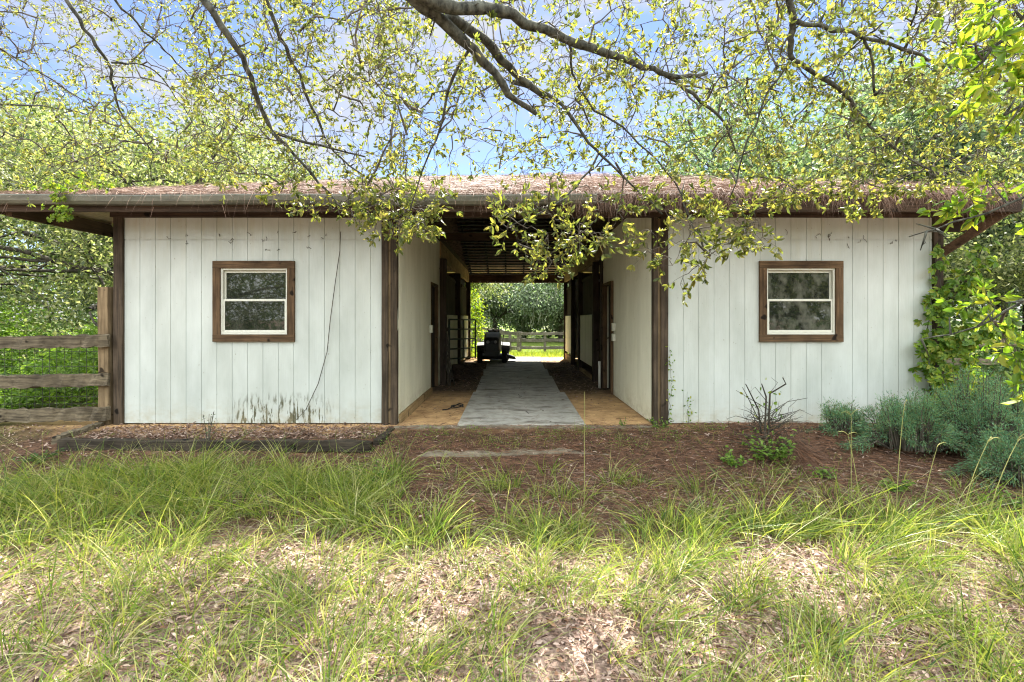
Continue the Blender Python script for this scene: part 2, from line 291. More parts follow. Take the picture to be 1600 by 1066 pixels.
# ------------------------------------------------------------------ helpers
def tag(o, label=None, cat=None, group=None, kind=None):
    if label: o['label'] = label
    if cat: o['category'] = cat
    if group: o['group'] = group
    if kind: o['kind'] = kind
    return o
def empty(name, loc, label, cat, group=None):
    o = bpy.data.objects.new(name, None); o.location = loc; o.empty_display_size = .2; COL.objects.link(o)
    return tag(o, label, cat, group)
def wloc(o):
    v = Vector((0, 0, 0))
    while o: v = v + o.location; o = o.parent
    return v
def P(px, py, Y): return np.array(((px - 800) * Y / F, Y, CH + (HZ - py) * Y / F))
class MB:
    def __init__(s): s.v = []; s.f = []
    def add(s, vs, fs):
        k = len(s.v); s.v += [tuple(map(float, q)) for q in vs]; s.f += [tuple(i + k for i in f) for f in fs]; return s
    def box(s, a, b):
        x0, y0, z0 = a; x1, y1, z1 = b
        return s.add([(x0, y0, z0), (x1, y0, z0), (x1, y1, z0), (x0, y1, z0), (x0, y0, z1), (x1, y0, z1), (x1, y1, z1), (x0, y1, z1)],
                     [(0, 3, 2, 1), (4, 5, 6, 7), (0, 1, 5, 4), (1, 2, 6, 5), (2, 3, 7, 6), (3, 0, 4, 7)])
    def beam(s, p0, p1, w, h, up=(0, 0, 1), rough=0, seg=1):
        p0 = Vector(p0); p1 = Vector(p1); d = (p1 - p0).normalized(); u = Vector(up)
        if abs(d.dot(u)) > .95: u = Vector((0, 1, 0))
        sx = d.cross(u).normalized(); sz = sx.cross(d).normalized(); vs = []; fs = []
        for i in range(seg + 1):
            c = p0.lerp(p1, i / seg)
            for a, b in ((-1, -1), (1, -1), (1, 1), (-1, 1)):
                j = Vector([random.uniform(-rough, rough) for _ in range(3)])
                vs.append(c + sx * (a * w / 2) + sz * (b * h / 2) + j)
        for i in range(seg):
            for k in range(4):
                a = i * 4 + k; b = i * 4 + (k + 1) % 4; fs.append((a, b, b + 4, a + 4))
        fs += [(3, 2, 1, 0), tuple(seg * 4 + k for k in range(4))]
        return s.add(vs, fs)
    def tube(s, pts, rad, n=6, cap=True):
        pts = [Vector(p) for p in pts]; m = len(pts)
        if isinstance(rad, (int, float)): rad = [rad] * m
        vs = []; fs = []; ref = Vector((.31, .2, .93))
        for i, p in enumerate(pts):
            d = (pts[min(i + 1, m - 1)] - pts[max(i - 1, 0)])
            d = d.normalized() if d.length > 1e-9 else Vector((0, 0, 1))
            a = d.cross(ref)
            if a.length < .1: a = d.cross(Vector((1, 0, 0)))
            a.normalize(); b = d.cross(a)
            for k in range(n):
                t = 2 * math.pi * k / n; vs.append(p + (a * math.cos(t) + b * math.sin(t)) * rad[i])
        for i in range(m - 1):
            for k in range(n):
                q = i * n + k; w = i * n + (k + 1) % n; fs.append((q, w, w + n, q + n))
        if cap: fs += [tuple(range(n - 1, -1, -1)), tuple((m - 1) * n + k for k in range(n))]
        return s.add(vs, fs)
    def lathe(s, c, axis, prof, n=20):       # prof: (radius, offset along axis)
        c = Vector(c); ax = Vector(axis).normalized(); a = ax.orthogonal().normalized(); b = ax.cross(a); vs = []; fs = []
        for r, h in prof:
            for k in range(n):
                t = 2 * math.pi * k / n; vs.append(c + ax * h + (a * math.cos(t) + b * math.sin(t)) * r)
        for i in range(len(prof) - 1):
            for k in range(n):
                q = i * n + k; w = i * n + (k + 1) % n; fs.append((q, w, w + n, q + n))
        fs += [tuple(range(n - 1, -1, -1)), tuple((len(prof) - 1) * n + k for k in range(n))]
        return s.add(vs, fs)
    def build(s, name, mat, parent=None, origin=None, smooth=False, bevel=0):
        off = wloc(parent) if parent else Vector((0, 0, 0))
        loc = Vector(origin) if origin is not None else Vector((0, 0, 0))
        me = bpy.data.meshes.new(name)
        t = off + loc
        me.from_pydata([(x - t[0], y - t[1], z - t[2]) for x, y, z in s.v], [], s.f)
        import bmesh
        bm = bmesh.new(); bm.from_mesh(me); bmesh.ops.recalc_face_normals(bm, faces=bm.faces); bm.to_mesh(me); bm.free()
        if smooth: me.polygons.foreach_set('use_smooth', [True] * len(me.polygons))
        me.materials.append(M[mat] if isinstance(mat, str) else mat)
        o = bpy.data.objects.new(name, me); COL.objects.link(o); o.location = loc
        if parent: o.parent = parent
        if bevel:
            b = o.modifiers.new('bevel', 'BEVEL'); b.width = bevel; b.segments = 2; b.limit_method = 'ANGLE'
        return o
def npmesh(name, V, faces, mat, parent=None, origin=(0, 0, 0), smooth=True):
    """V (n,3) array, faces (m,k) array."""
    off = wloc(parent) if parent else Vector((0, 0, 0)); t = np.array(off + Vector(origin))
    me = bpy.data.meshes.new(name); V = (V - t).astype(np.float32); n, k = faces.shape
    me.vertices.add(len(V)); me.vertices.foreach_set('co', V.ravel())
    me.loops.add(n * k); me.loops.foreach_set('vertex_index', faces.astype(np.int32).ravel())
    me.polygons.add(n); me.polygons.foreach_set('loop_start', np.arange(0, n * k, k, dtype=np.int32))
    try: me.polygons.foreach_set('loop_total', np.full(n, k, dtype=np.int32))
    except Exception: pass
    me.polygons.foreach_set('use_smooth', np.full(n, smooth))
    me.update(calc_edges=True); me.validate()
    me.materials.append(M[mat]); o = bpy.data.objects.new(name, me); COL.objects.link(o); o.location = origin
    if parent: o.parent = parent
    return o
def unit(a): return a / (np.linalg.norm(a, axis=1, keepdims=True) + 1e-9)
def rdir(n): return unit(rng.normal(size=(n, 3)))
def leaf_geo(c, d, ln, wd, fold=.25, shape='oval', up=None):
    """leaf per centre c along direction d: (V, faces) of two folded quads each."""
    n = len(c); d = unit(d); nr = rdir(n) if up is None else unit(up + rng.normal(size=(n, 3)) * .45)
    s = unit(np.cross(d, nr)); nn = np.cross(s, d)
    ln = np.broadcast_to(ln, n)[:, None]; wd = np.broadcast_to(wd, n)[:, None]
    a, b = (.32, .72) if shape == 'oval' else (.2, .6)
    wa, wb = (.5, .42) if shape == 'oval' else (.5, .3)
    V = np.stack([c, c + d * ln * a + s * wd * wa + nn * wd * fold, c + d * ln * b + s * wd * wb + nn * wd * fold * .6,
                  c + d * ln - nn * ln * .12, c + d * ln * b - s * wd * wb + nn * wd * fold * .6, c + d * ln * a - s * wd * wa + nn * wd * fold], 1)
    b0 = (np.arange(n) * 6)[:, None]
    fs = np.stack([b0 + np.array([[0, 1, 2, 3]]), b0 + np.array([[0, 3, 4, 5]])], 1).reshape(-1, 4)
    return V.reshape(-1, 3), fs
def kite_geo(c, d, ln, wd, up=None):
    n = len(c); d = unit(d); nr = rdir(n) if up is None else unit(up + rng.normal(size=(n, 3)) * .5); s = unit(np.cross(d, nr))
    ln = np.broadcast_to(ln, n)[:, None]; wd = np.broadcast_to(wd, n)[:, None]
    V = np.stack([c, c + d * ln * .45 + s * wd * .5, c + d * ln, c + d * ln * .45 - s * wd * .5], 1)
    return V.reshape(-1, 3), (np.arange(n) * 4)[:, None] + np.array([[0, 1, 2, 3]])
def ribbon_geo(p0, d0, ln, wd, bend, seg=4, side=None):
    """curved blades: start p0, direction d0, bending vector bend (n,3) added with t^2."""
    n = len(p0); d0 = unit(d0); ln = np.broadcast_to(ln, n)[:, None]; wd = np.broadcast_to(wd, n)[:, None]
    s = unit(np.cross(d0, rdir(n))) if side is None else unit(side)
    rows = []
    for i in range(seg + 1):
        t = i / seg; c = p0 + d0 * ln * t + bend * ln * t * t; w = wd * .5 * (1 - t ** 2 * .93) * (.75 + .25 * min(1, 4 * t))
        rows += [c - s * w, c + s * w]
    V = np.stack(rows, 1); k = 2 * (seg + 1); b0 = (np.arange(n) * k)[:, None]
    fs = np.stack([b0 + np.array([[2 * i, 2 * i + 1, 2 * i + 3, 2 * i + 2]]) for i in range(seg)], 1).reshape(-1, 4)
    return V.reshape(-1, 3), fs
def joinG(gs):
    Vs = []; Fs = []; k = 0
    for V, f in gs: Vs.append(V); Fs.append(f + k); k += len(V)
    return np.concatenate(Vs), np.concatenate(Fs)
def sstep(x, a, b):
    t = np.clip((np.asarray(x, float) - a) / (b - a), 0, 1); return t * t * (3 - 2 * t)

# ------------------------------------------------------------------ ground
def hgt(x, y):
    x = np.asarray(x, float); y = np.asarray(y, float)
    g = -.25 + .03 * np.sin(x * 1.3 + .6) * np.cos(y * 1.1) + .018 * np.sin(x * 3.7 + y * 2.3) + .02 * sstep(y, 4.0, 2.8)
    rise = sstep(y, 4.6, 6.15)
    z = g * (1 - rise) + (-.02) * rise
    bed = sstep(x, -5.30, -5.24) * (1 - sstep(x, -1.62, -1.56))          # flower bed held by timbers
    low = g * (1 - .35 * sstep(y, 4.9, 5.6)); bz = np.where(y > 5.63, -.035 + .012 * np.sin(x * 9) * np.cos(y * 14), low)
    z = z * (1 - bed) + bz * bed
    mound = np.exp(-((x - 3.3) / 1.3) ** 2 - ((y - 5.75) / .5) ** 2) * .10
    z = z + mound * (y < 6.35)
    inside = (np.abs(x - .22) < 5.6) & (y > 6.3) & (y < 17)
    z = np.where(inside, -.02 + .006 * np.sin(x * 8) * np.sin(y * 5), z)
    back = -.60 * sstep(y, 17.2, 28) - .05 * sstep(y, 28, 60)
    z = z + back
    return z
def build_ground():
    def axis(fine0, fine1, st, far):
        a = list(np.arange(fine0, fine1 + 1e-6, st)); s = st; v = fine1
        while v < far: s *= 1.25; v += s; a.append(v)
        s = st; v = fine0
        while v > -far: s *= 1.25; v -= s; a.insert(0, v)
        return np.array(a)
    xs = axis(-7.5, 7.5, .07, 400); ys = axis(1.2, 7.0, .06, 400)
    X, Y = np.meshgrid(xs, ys); Z = hgt(X, Y); V = np.stack([X, Y, Z], -1).reshape(-1, 3); nx = len(xs)
    i = np.arange(len(ys) - 1)[:, None] * nx + np.arange(nx - 1)[None]; i = i.ravel()
    o = npmesh('ground', V, np.stack([i, i + 1, i + nx + 1, i + nx], 1), 'earth'); tag(o, kind='structure')
build_ground()
# concrete aisle floor: sections with open joints
m = MB(); y = 6.24; k = 0
edges = [6.24, 9.05, 11.6, 13.2, 15.0, 17.35]
for a, b in zip(edges[:-1], edges[1:]):
    j = [random.uniform(-.04, .04) for _ in range(4)]; zt = .004 + random.uniform(0, .008)
    vs = [(-.72 + j[0], a + .008, -.1), (.94 + j[1], a + .008, -.1), (.96 + j[2], b - .008, -.1), (-.76 + j[3], b - .008, -.1)]
    m.add(vs + [(p[0], p[1], zt) for p in vs], [(0, 3, 2, 1), (4, 5, 6, 7), (0, 1, 5, 4), (1, 2, 6, 5), (2, 3, 7, 6), (3, 0, 4, 7)])
tag(m.build('path', 'concrete', bevel=.01), kind='structure')
m = MB(); m.beam((-1.5, 6.17, -.07), (1.84, 6.17, -.07), .12, .15, rough=.008, seg=24)
tag(m.build('pavement_edge', 'lip'), kind='structure')

# ------------------------------------------------------------------ the barn
BX0, BX1, BY0, BY1 = -5.24, 5.68, 6.4, 16.9
AL, AR = -1.53, 1.86
barn = empty('horse_barn', (.2, 6.4, 0), 'long white plank barn with brown posts, hipped roof and an open central aisle', 'barn')
def siding(mb, p, u, n, L0, z0, z1, off=0.0, sp=.2032, seam=2.42):
    """grooved sheet: origin p (x,y), direction u, outward normal n (2D)"""
    zs = [(z0, z1)] if not (z0 < seam - .02 and z1 > seam + .02) else [(z0, seam - .006), (seam + .005, z1)]
    ts = [(0, .014)]; g = off % sp
    while g < L0:
        if g > .012 and g < L0 - .012: ts += [(g - .004, .014), (g - .002, .007), (g + .002, .007), (g + .004, .014)]
        g += sp
    ts += [(L0, .014)]
    for a, b in zs:
        vs = []; fs = []
        for t, d in ts:
            x = p[0] + u[0] * t + n[0] * d; y = p[1] + u[1] * t + n[1] * d
            vs += [(x, y, a), (x, y, b)]
        for i in range(len(ts) - 1): fs.append((2 * i, 2 * i + 2, 2 * i + 3, 2 * i + 1))
        mb.add(vs, fs)
    q = [(p[0] + u[0] * t - n[0] * d, p[1] + u[1] * t - n[1] * d) for t, d in ((0, 0), (L0, 0), (L0, .09), (0, .09))]
    mb.add([(x, y, z0) for x, y in q] + [(x, y, z1) for x, y in q], [(0, 3, 2, 1), (4, 5, 6, 7), (0, 1, 5, 4), (1, 2, 6, 5), (2, 3, 7, 6), (3, 0, 4, 7)])
def front_wall(x0, x1, wx0, wx1, wz0=1.10, wz1=2.115):
    mb = MB(); u = (1, 0); n = (0, -1); o = 0
    for a, b, z0, z1 in ((x0, wx0, 0, 2.75), (wx1, x1, 0, 2.75), (wx0, wx1, 0, wz0), (wx0, wx1, wz1, 2.75)):
        siding(mb, (a, BY0), u, n, b - a, z0, z1, off=(o - (a - x0)) % .2032)
    return mb.build('front_wall', 'siding', barn)
front_wall(-5.12, -1.72, -3.87, -2.93)
front_wall(2.06, 5.55, 3.33, 4.29)
# side walls, aisle walls and room partitions
m = MB(); siding(m, (AL, BY0 + .0), (0, 1), (1, 0), 2.62, 0, 3.0, off=.1); siding(m, (AL, 9.92), (0, 1), (1, 0), .2, 0, 3.0)
siding(m, (AL, 9.02), (0, 1), (1, 0), .9, 2.07, 3.0, off=.1, seam=9); m.build('aisle_wall', 'siding_lit', barn)
m = MB(); siding(m, (AR, BY0), (0, 1), (-1, 0), 2.38, 0, 3.0, off=.1); siding(m, (AR, 9.62), (0, 1), (-1, 0), .16, 0, 3.0)
siding(m, (AR, 8.78), (0, 1), (-1, 0), .84, 2.07, 3.0, off=.1, seam=9); m.build('aisle_wall', 'siding_lit', barn)
m = MB(); siding(m, (BX0 + .05, BY0 + .1), (0, 1), (-1, 0), BY1 - BY0 - .2, 0, 2.75); m.build('side_wall', 'siding', barn)
m = MB(); siding(m, (BX1 - .05, BY0 + .1), (0, 1), (1, 0), BY1 - BY0 - .2, 0, 2.75); m.build('side_wall', 'siding', barn)
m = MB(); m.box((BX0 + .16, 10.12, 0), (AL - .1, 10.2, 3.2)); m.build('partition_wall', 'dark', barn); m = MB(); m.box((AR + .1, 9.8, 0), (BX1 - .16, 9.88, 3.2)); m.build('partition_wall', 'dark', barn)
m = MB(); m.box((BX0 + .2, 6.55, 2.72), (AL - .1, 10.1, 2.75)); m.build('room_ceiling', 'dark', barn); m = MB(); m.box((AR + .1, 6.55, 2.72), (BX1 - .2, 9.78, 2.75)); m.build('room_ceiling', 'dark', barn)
m = MB()
for x0, x1 in ((BX0 + .17, AL - .12), (AR + .12, BX1 - .17)): m = MB(); m.box((x0, BY1 - .08, 0), (x1, BY1, 2.75)); m.build('rear_wall', 'siding', barn)
# posts
def post(x0, x1, y0, y1, z1, mat='brown_v', z0=-.12, name='post'):
    mb = MB(); mb.beam(((x0 + x1) / 2, (y0 + y1) / 2, z0), ((x0 + x1) / 2, (y0 + y1) / 2, z1), x1 - x0, y1 - y0, up=(0, 1, 0), rough=.0025, seg=8)
    return mb.build(name, mat, barn, bevel=.004)
post(-5.245, -5.125, 6.355, 6.475, 2.72)
post(5.555, 5.68, 6.355, 6.475, 2.72)
post(-1.715, -1.63, 6.35, 6.50, 2.72)
post(-1.60, -1.515, 6.36, 6.45, 2.72)
post(1.855, 1.915, 6.33, 6.43, 2.72, 'brown_v'); post(1.96, 2.055, 6.35, 6.50, 2.72)
m = MB(); m.box((-1.63, 6.375, 0), (-1.60, 6.45, 2.7)); m.build('corner_trim', 'grey_v', barn)
m = MB(); m.box((1.916, 6.37, 0), (1.958, 6.45, 2.7)); m.build('corner_trim', 'grey_v', barn)
# base sill boards
m = MB(); m.box((AL + .016, 6.47, -.02), (AL + .05, 9.0, .10)); m.build('base_board', 'tan_y', barn)
# headers
m = MB(); m.beam((BX0 - .02, 6.36, 2.83), (BX1 + .02, 6.36, 2.83), .09, .235, rough=.002, seg=20); m.build('front_header', 'dark_h', barn)
m = MB(); m.beam((BX0, BY1 - .02, 2.80), (BX1, BY1 - .02, 2.80), .09, .34, rough=.002, seg=12); m.build('rear_header', 'brown_h', barn)
for x in (AL + .005, AR - .005):
    m = MB(); m.beam((x, 10.15 if x < 0 else 9.8, 2.83), (x, 16.82, 2.83), .07, .38, rough=.002, seg=8); m.build('aisle_header', 'tan_y', barn)
    m = MB(); m.box((x - .04, 6.45, 3.0), (x + .04, 16.8, 3.12)); m.build('top_plate', 'dark_y', barn)
# stall posts
for x, y in ((AL + .06, 10.2), (AL, 13.55), (AL, 16.8)): post(x - .085, x + .085, y - .085, y + .085, 2.64, 'dark_v')
for x, y in ((AR, 9.86), (AR, 10.80), (AR, 13.2), (AR, 14.75), (AR, 16.8)): post(x - .06, x + .07, y - .07, y + .07, 2.64, 'dark_v')
# stall half walls
def half(x, y0, y1, z0, z1, nx):
    mb = MB(); siding(mb, (x, y0), (0, 1), (nx, 0), y1 - y0, z0, z1, sp=.14)
    return mb.build('stall_panel', 'siding_lit', barn)
half(AL, 11.3, 13.45, .10, 1.47, 1); half(AL, 14.9, 16.7, .10, 1.47, 1)
half(AR, 10.9, 13.1, .27, 1.47, -1); half(AR, 14.85, 16.7, .27, 1.47, -1)
m = MB(); m.box((AR - .03, 10.9, -.05), (AR + .03, 13.1, .06)); m.build('kick_board', 'tan_y', barn); m = MB(); m.box((AR - .03, 14.85, -.05), (AR + .03, 16.7, .2)); m.build('kick_board', 'tan_y', barn)
# dividing walls between the stalls, dark board backs
m = MB()
for y in (13.55,):
    m = MB(); m.box((BX0 + .2, y - .03, 0), (AL - .1, y + .03, 2.4)); m.build('stall_divider', 'dark_y', barn); m = MB(); m.box((AR + .1, y - .03, 0), (BX1 - .2, y + .03, 2.4)); m.build('stall_divider', 'dark_y', barn)
for x, y0, y1 in ((AL - .05, 11.35, 13.4), (AL - .05, 14.95, 16.65), (AR + .05, 10.95, 13.05), (AR + .05, 14.9, 16.65)):
    k = int((y1 - y0) / .12); m = MB(); m.box((x - .02 * (1 if x > 0 else -1) - .008, y0, 2.36), (x - .02 * (1 if x > 0 else -1) + .008, y1, 2.42))
    for i in range(k): m.box((x - .012, y0 + i * .12, 1.48), (x + .012, y0 + i * .12 + .106, 2.45))
    m.build('stall_screen', 'dark_v', barn)
# doors in the aisle walls
def door(x, y0, y1, nx, zc=1.02):
    f = MB()
    for a, b in ((y0, y0 + .05), (y1 - .05, y1)): f.box((x - .06, a, 0), (x + .02, b, 2.07))
    f.box((x - .06, y0 + .05, 2.02), (x + .02, y1 - .05, 2.07)); fr = f.build('door_frame', 'trim', barn)
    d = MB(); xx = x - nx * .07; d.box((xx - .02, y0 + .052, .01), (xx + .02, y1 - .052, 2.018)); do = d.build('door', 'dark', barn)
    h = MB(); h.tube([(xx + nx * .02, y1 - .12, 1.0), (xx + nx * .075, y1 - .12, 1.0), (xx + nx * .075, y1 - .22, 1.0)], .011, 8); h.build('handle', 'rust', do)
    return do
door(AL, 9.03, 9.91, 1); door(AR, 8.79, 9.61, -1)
m = MB(); m.box((AL + .015, 8.84, 1.12), (AL + .07, 8.94, 1.26)); m.build('switch_box', 'vinyl', barn, bevel=.006)
m = MB(); m.box((AR - .07, 8.60, 1.16), (AR - .015, 8.70, 1.30)); m.build('switch_box', 'vinyl', barn, bevel=.006)
m = MB(); m.box((AR - .07, 8.60, .98), (AR - .015, 8.70, 1.11)); m.build('switch_box', 'vinyl', barn, bevel=.006)
m = MB(); m.tube([(AR - .1, 9.72, -.02), (AR - .1, 9.72, .52)], .028, 10); m.build('drain_pipe', 'pvc', barn, smooth=True)
# windows
def window(x0, x1, z0=1.075, z1=2.14):
    w = empty('window', (0, 0, 0), None, None); w.parent = barn; w.location = Vector(((x0 + x1) / 2, BY0, z0)) - barn.location
    t = .095; yf = BY0 - .016
    tr = MB(); a = MB()
    tr.beam((x0 + t / 2, yf - .015, z0 + t), (x0 + t / 2, yf - .015, z1 - t), t, .03, up=(0, 1, 0), rough=.001, seg=4); tr.build('side_trim', 'trim', w); tr = MB()
    tr.beam((x1 - t / 2, yf - .015, z0 + t), (x1 - t / 2, yf - .015, z1 - t), t, .03, up=(0, 1, 0), rough=.001, seg=4)
    tr.build('side_trim', 'trim', w)
    a.beam((x0, yf - .016, z0 + t / 2), (x1, yf - .016, z0 + t / 2), .032, t, rough=.001, seg=4); a.build('cross_trim', 'trim_h', w); a = MB()
    a.beam((x0, yf - .016, z1 - t / 2), (x1, yf - .016, z1 - t / 2), .032, t, rough=.001, seg=4)
    a.build('cross_trim', 'trim_h', w)
    ix0, ix1, iz0, iz1 = x0 + t, x1 - t, z0 + t, z1 - t; v = .026
    fr = MB(); yo, yi = BY0 - .022, BY0 + .07
    fr.box((ix0, yo, iz0), (ix0 + v, yi, iz1)); fr.box((ix1 - v, yo, iz0), (ix1, yi, iz1))
    fr.box((ix0 + v, yo, iz0), (ix1 - v, yi, iz0 + v)); fr.box((ix0 + v, yo, iz1 - v), (ix1 - v, yi, iz1)); fr.build('frame', 'vinyl', w, bevel=.003)
    zm = (iz0 + iz1) / 2 + .01; a0, a1 = ix0 + v + .001, ix1 - v - .001
    for nm, b0, b1, yy in (('lower', iz0 + v + .001, zm + .022, BY0 - .012), ('upper', zm - .022, iz1 - v - .001, BY0 + .022)):
        q = .020; s = MB()
        s.box((a0, yy, b0), (a0 + q, yy + .028, b1)); s.box((a1 - q, yy, b0), (a1, yy + .028, b1))
        s.box((a0 + q, yy, b0), (a1 - q, yy + .028, b0 + q + .012)); s.box((a0 + q, yy, b1 - q - .01), (a1 - q, yy + .028, b1)); s.build('sash', 'vinyl', w, bevel=.002)
        g = MB(); g.box((a0 + q, yy + .010, b0 + q), (a1 - q, yy + .015, b1 - q)); g.build('pane', 'glass' if x0 < 0 else 'dusty', w)
    return w
window(-3.94, -2.865); window(3.26, 4.36)
# roof: hipped, shingled
EX0, EX1, EY0, EY1, EZ = -6.28, 6.12, 5.80, 17.5, 2.88
RY, RZ = (EY0 + EY1) / 2, 4.83; RX0, RX1 = -1.6, 1.45
def roofz(x, y):
    f = EZ + (y - EY0) * (RZ - EZ) / (RY - EY0); b = EZ + (EY1 - y) * (RZ - EZ) / (EY1 - RY)
    l = EZ + (x - EX0) * (RZ - EZ) / (RX0 - EX0); r = EZ + (EX1 - x) * (RZ - EZ) / (EX1 - RX1)
    return np.minimum(np.minimum(f, b), np.minimum(l, r))
m = MB(); top = [(EX0, EY0, EZ), (EX1, EY0, EZ), (EX1, EY1, EZ), (EX0, EY1, EZ), (RX0, RY, RZ), (RX1, RY, RZ)]
bot = [(x, y, z - .05) for x, y, z in top]
m.add(top + bot, [(0, 1, 5, 4), (1, 2, 5), (2, 3, 4, 5), (3, 0, 4), (6, 10, 11, 7), (7, 11, 8), (8, 11, 10, 9), (9, 10, 6), (0, 6, 7, 1), (1, 7, 8, 2), (2, 8, 9, 3), (3, 9, 6, 0)])
roof = m.build('roof', 'shingle', barn)
# plywood soffit just under the deck at the eaves (left and rear seen)
def slopez(x, y): return float(roofz(x, y)) - .056
m = MB()
def quad(pts, th=.012):
    k = [(x, y, slopez(x, y)) for x, y in pts]; m.add(k + [(x, y, z - th) for x, y, z in k], [(0, 1, 2, 3), (7, 6, 5, 4), (0, 4, 5, 1), (1, 5, 6, 2), (2, 6, 7, 3), (3, 7, 4, 0)])
s_ = .9
quad([(EX0 + .03, EY0 + .04), (EX0 + 1.3, EY0 + 1.1), (EX0 + 1.3, EY1 - 1.1), (EX0 + .03, EY1 - .04)])
quad([(EX1 - .03, EY0 + .04), (EX1 - 1.3, EY0 + 1.1), (EX1 - 1.3, EY1 - 1.1), (EX1 - .03, EY1 - .04)])
quad([(EX0 + .06, EY1 - .03), (EX0 + 1.3, EY1 - 1.1), (EX1 - 1.3, EY1 - 1.1), (EX1 - .06, EY1 - .03)])
m.build('soffit', 'tan', roof)
m = MB()   # fascia boards on three sides, gutter in front
m.box((EX0 + .0, EY0 + .04, 2.66), (EX0 + .04, EY1 - .0, 2.825)); m.box((EX1 - .04, EY0 + .04, 2.66), (EX1, EY1, 2.825)); m.box((EX0 + .04, EY1 - .04, 2.68), (EX1 - .04, EY1, 2.825))
m.build('fascia', 'dark_y', roof)
m = MB(); m.box((EX0, EY0, 2.665), (EX1, EY0 + .035, 2.825)); m.build('front_fascia', 'dark_h', roof)
m = MB(); gp = []
for x in np.linspace(EX0 - .02, 1.0, 30):
    zz = random.uniform(-.003, .003) - .012 * math.sin((x - EX0) * .9) ** 2
    gp.append((x, zz))
vs = []; fs = []; prof = [(-.004, .10), (-.13, .10), (-.135, .085), (-.13, .07), (-.115, .03), (-.08, .0), (-.004, .0)]
for x, zz in gp:
    for dy, dz in prof: vs.append((x, EY0 + dy, 2.745 + dz + zz))
k = len(prof)
for i in range(len(gp) - 1):
    for j in range(k - 1): a = i * k + j; fs.append((a, a + 1, a + 1 + k, a + k))
fs += [tuple(range(k)), tuple((len(gp) - 1) * k + j for j in range(k))[::-1]]
m.add(vs, fs); m.build('gutter', 'gutter', roof, smooth=False)
# side eave beam at the left, rafters
m = MB(); m.beam((EX0 + .14, EY0 + .1, 2.72), (EX0 + .14, EY1 - .1, 2.72), .07, .18, rough=.002, seg=10); m.build('eave_beam', 'dark_y', barn)
for yy in np.arange(7.4, 17, 1.22):
    for sx, ex in ((1, EX0), (-1, EX1)):
        m = MB(); x0 = ex + sx * .06; x1 = ex + sx * 1.05
        m.beam((x0, yy, slopez(x0, yy) - .06), (x1, yy, slopez(x1, yy) - .06), .04, .09, rough=.001); m.build('rafter', 'dark_h' if yy > 8 else 'tan', roof)
m = MB(); m.beam((EX0 + .08, EY0 + .09, 2.79), (BX0 + .06, 6.72, 2.99), .045, .13); m.build('hip_rafter', 'dark_y', roof)
m = MB(); m.beam((EX1 - .08, EY0 + .09, 2.79), (BX1 - .06, 6.6, 2.97), .045, .13); m.build('hip_rafter', 'dark_y', roof)
# rafters and lath over the aisle
for x in np.arange(AL + .1, AR, .61):
    m = MB()
    m.beam((x, EY0 + .06, slopez(x, EY0 + .06) - .075), (x, RY, slopez(x, RY) - .075), .045, .14); m.beam((x, RY, slopez(x, RY) - .075), (x, EY1 - .06, slopez(x, EY1 - .06) - .075), .045, .14)
    m.build('aisle_rafter', 'lath_y', roof)
for yy in np.arange(RY + .12, EY1 - .5, .19):
    m = MB(); z = slopez(0, yy) - .17; m.beam((AL, yy, z), (AR, yy, z), .09, .035, rough=.002, seg=3); m.build('purlin', 'lath', roof)
for yy in (7.2, 9.9):
    m = MB(); m.box((AL + .05, yy, 2.98), (AR - .05, yy + .045, 3.13)); m.build('ceiling_joist', 'dark_h', barn)
m = MB(); m.beam((AL + .4, 7.25, 3.1), (AL + .75, 8.1, 3.55), .04, .09); m.build('truss_web', 'dark_h', barn)
# right hand corner: brace and lookout
m = MB(); m.beam((5.66, 6.36, 2.24), (6.02, 5.87, 2.70), .07, .10, rough=.002, seg=4); m.build('brace', 'brown_h', barn)
m = MB(); m.beam((5.68, 6.42, 2.60), (6.09, 6.42, 2.60), .07, .13, rough=.002, seg=3); m.build('lookout', 'dark_h', barn)
m = MB(); m.beam((EX0 + .18, 9.4, 2.66), (BX0 + .04, 9.4, 2.66), .07, .12, rough=.002, seg=3); m.build('lookout', 'dark_h', barn)
# nail heads glinting along the rear header
m = MB()
for i in range(12):
    x = AL + .15 + i * .27; m.lathe((x, BY1 - .068, 2.66), (0, -1, 0), [(.012, 0), (.012, .004)], 8)
tag(m.build('nail_row', 'pvc', barn), kind='stuff')
# dried tendrils left along the upper seam of the siding
m = MB()
for x0, x1 in ((-4.9, -2.2), (3.0, 5.4)):
    for i in range(17):
        x = x0 + round(random.uniform(0, x1 - x0) / .2032) * .2032 + random.uniform(-.03, .03); z = 2.42 + random.choice([0, .02, -.05, -.12, .06, .1]); pts = [(x, 6.376, z)]
        for j in range(4):
            x += random.uniform(-.02, .02) * random.choice([.4, 1, 2]); z += random.uniform(-.035, .03); pts.append((x, 6.374 + random.uniform(-.004, .004), z))
        m.tube(pts, .0028, 4)
tag(m.build('dried_tendrils', 'rust', barn), kind='stuff')

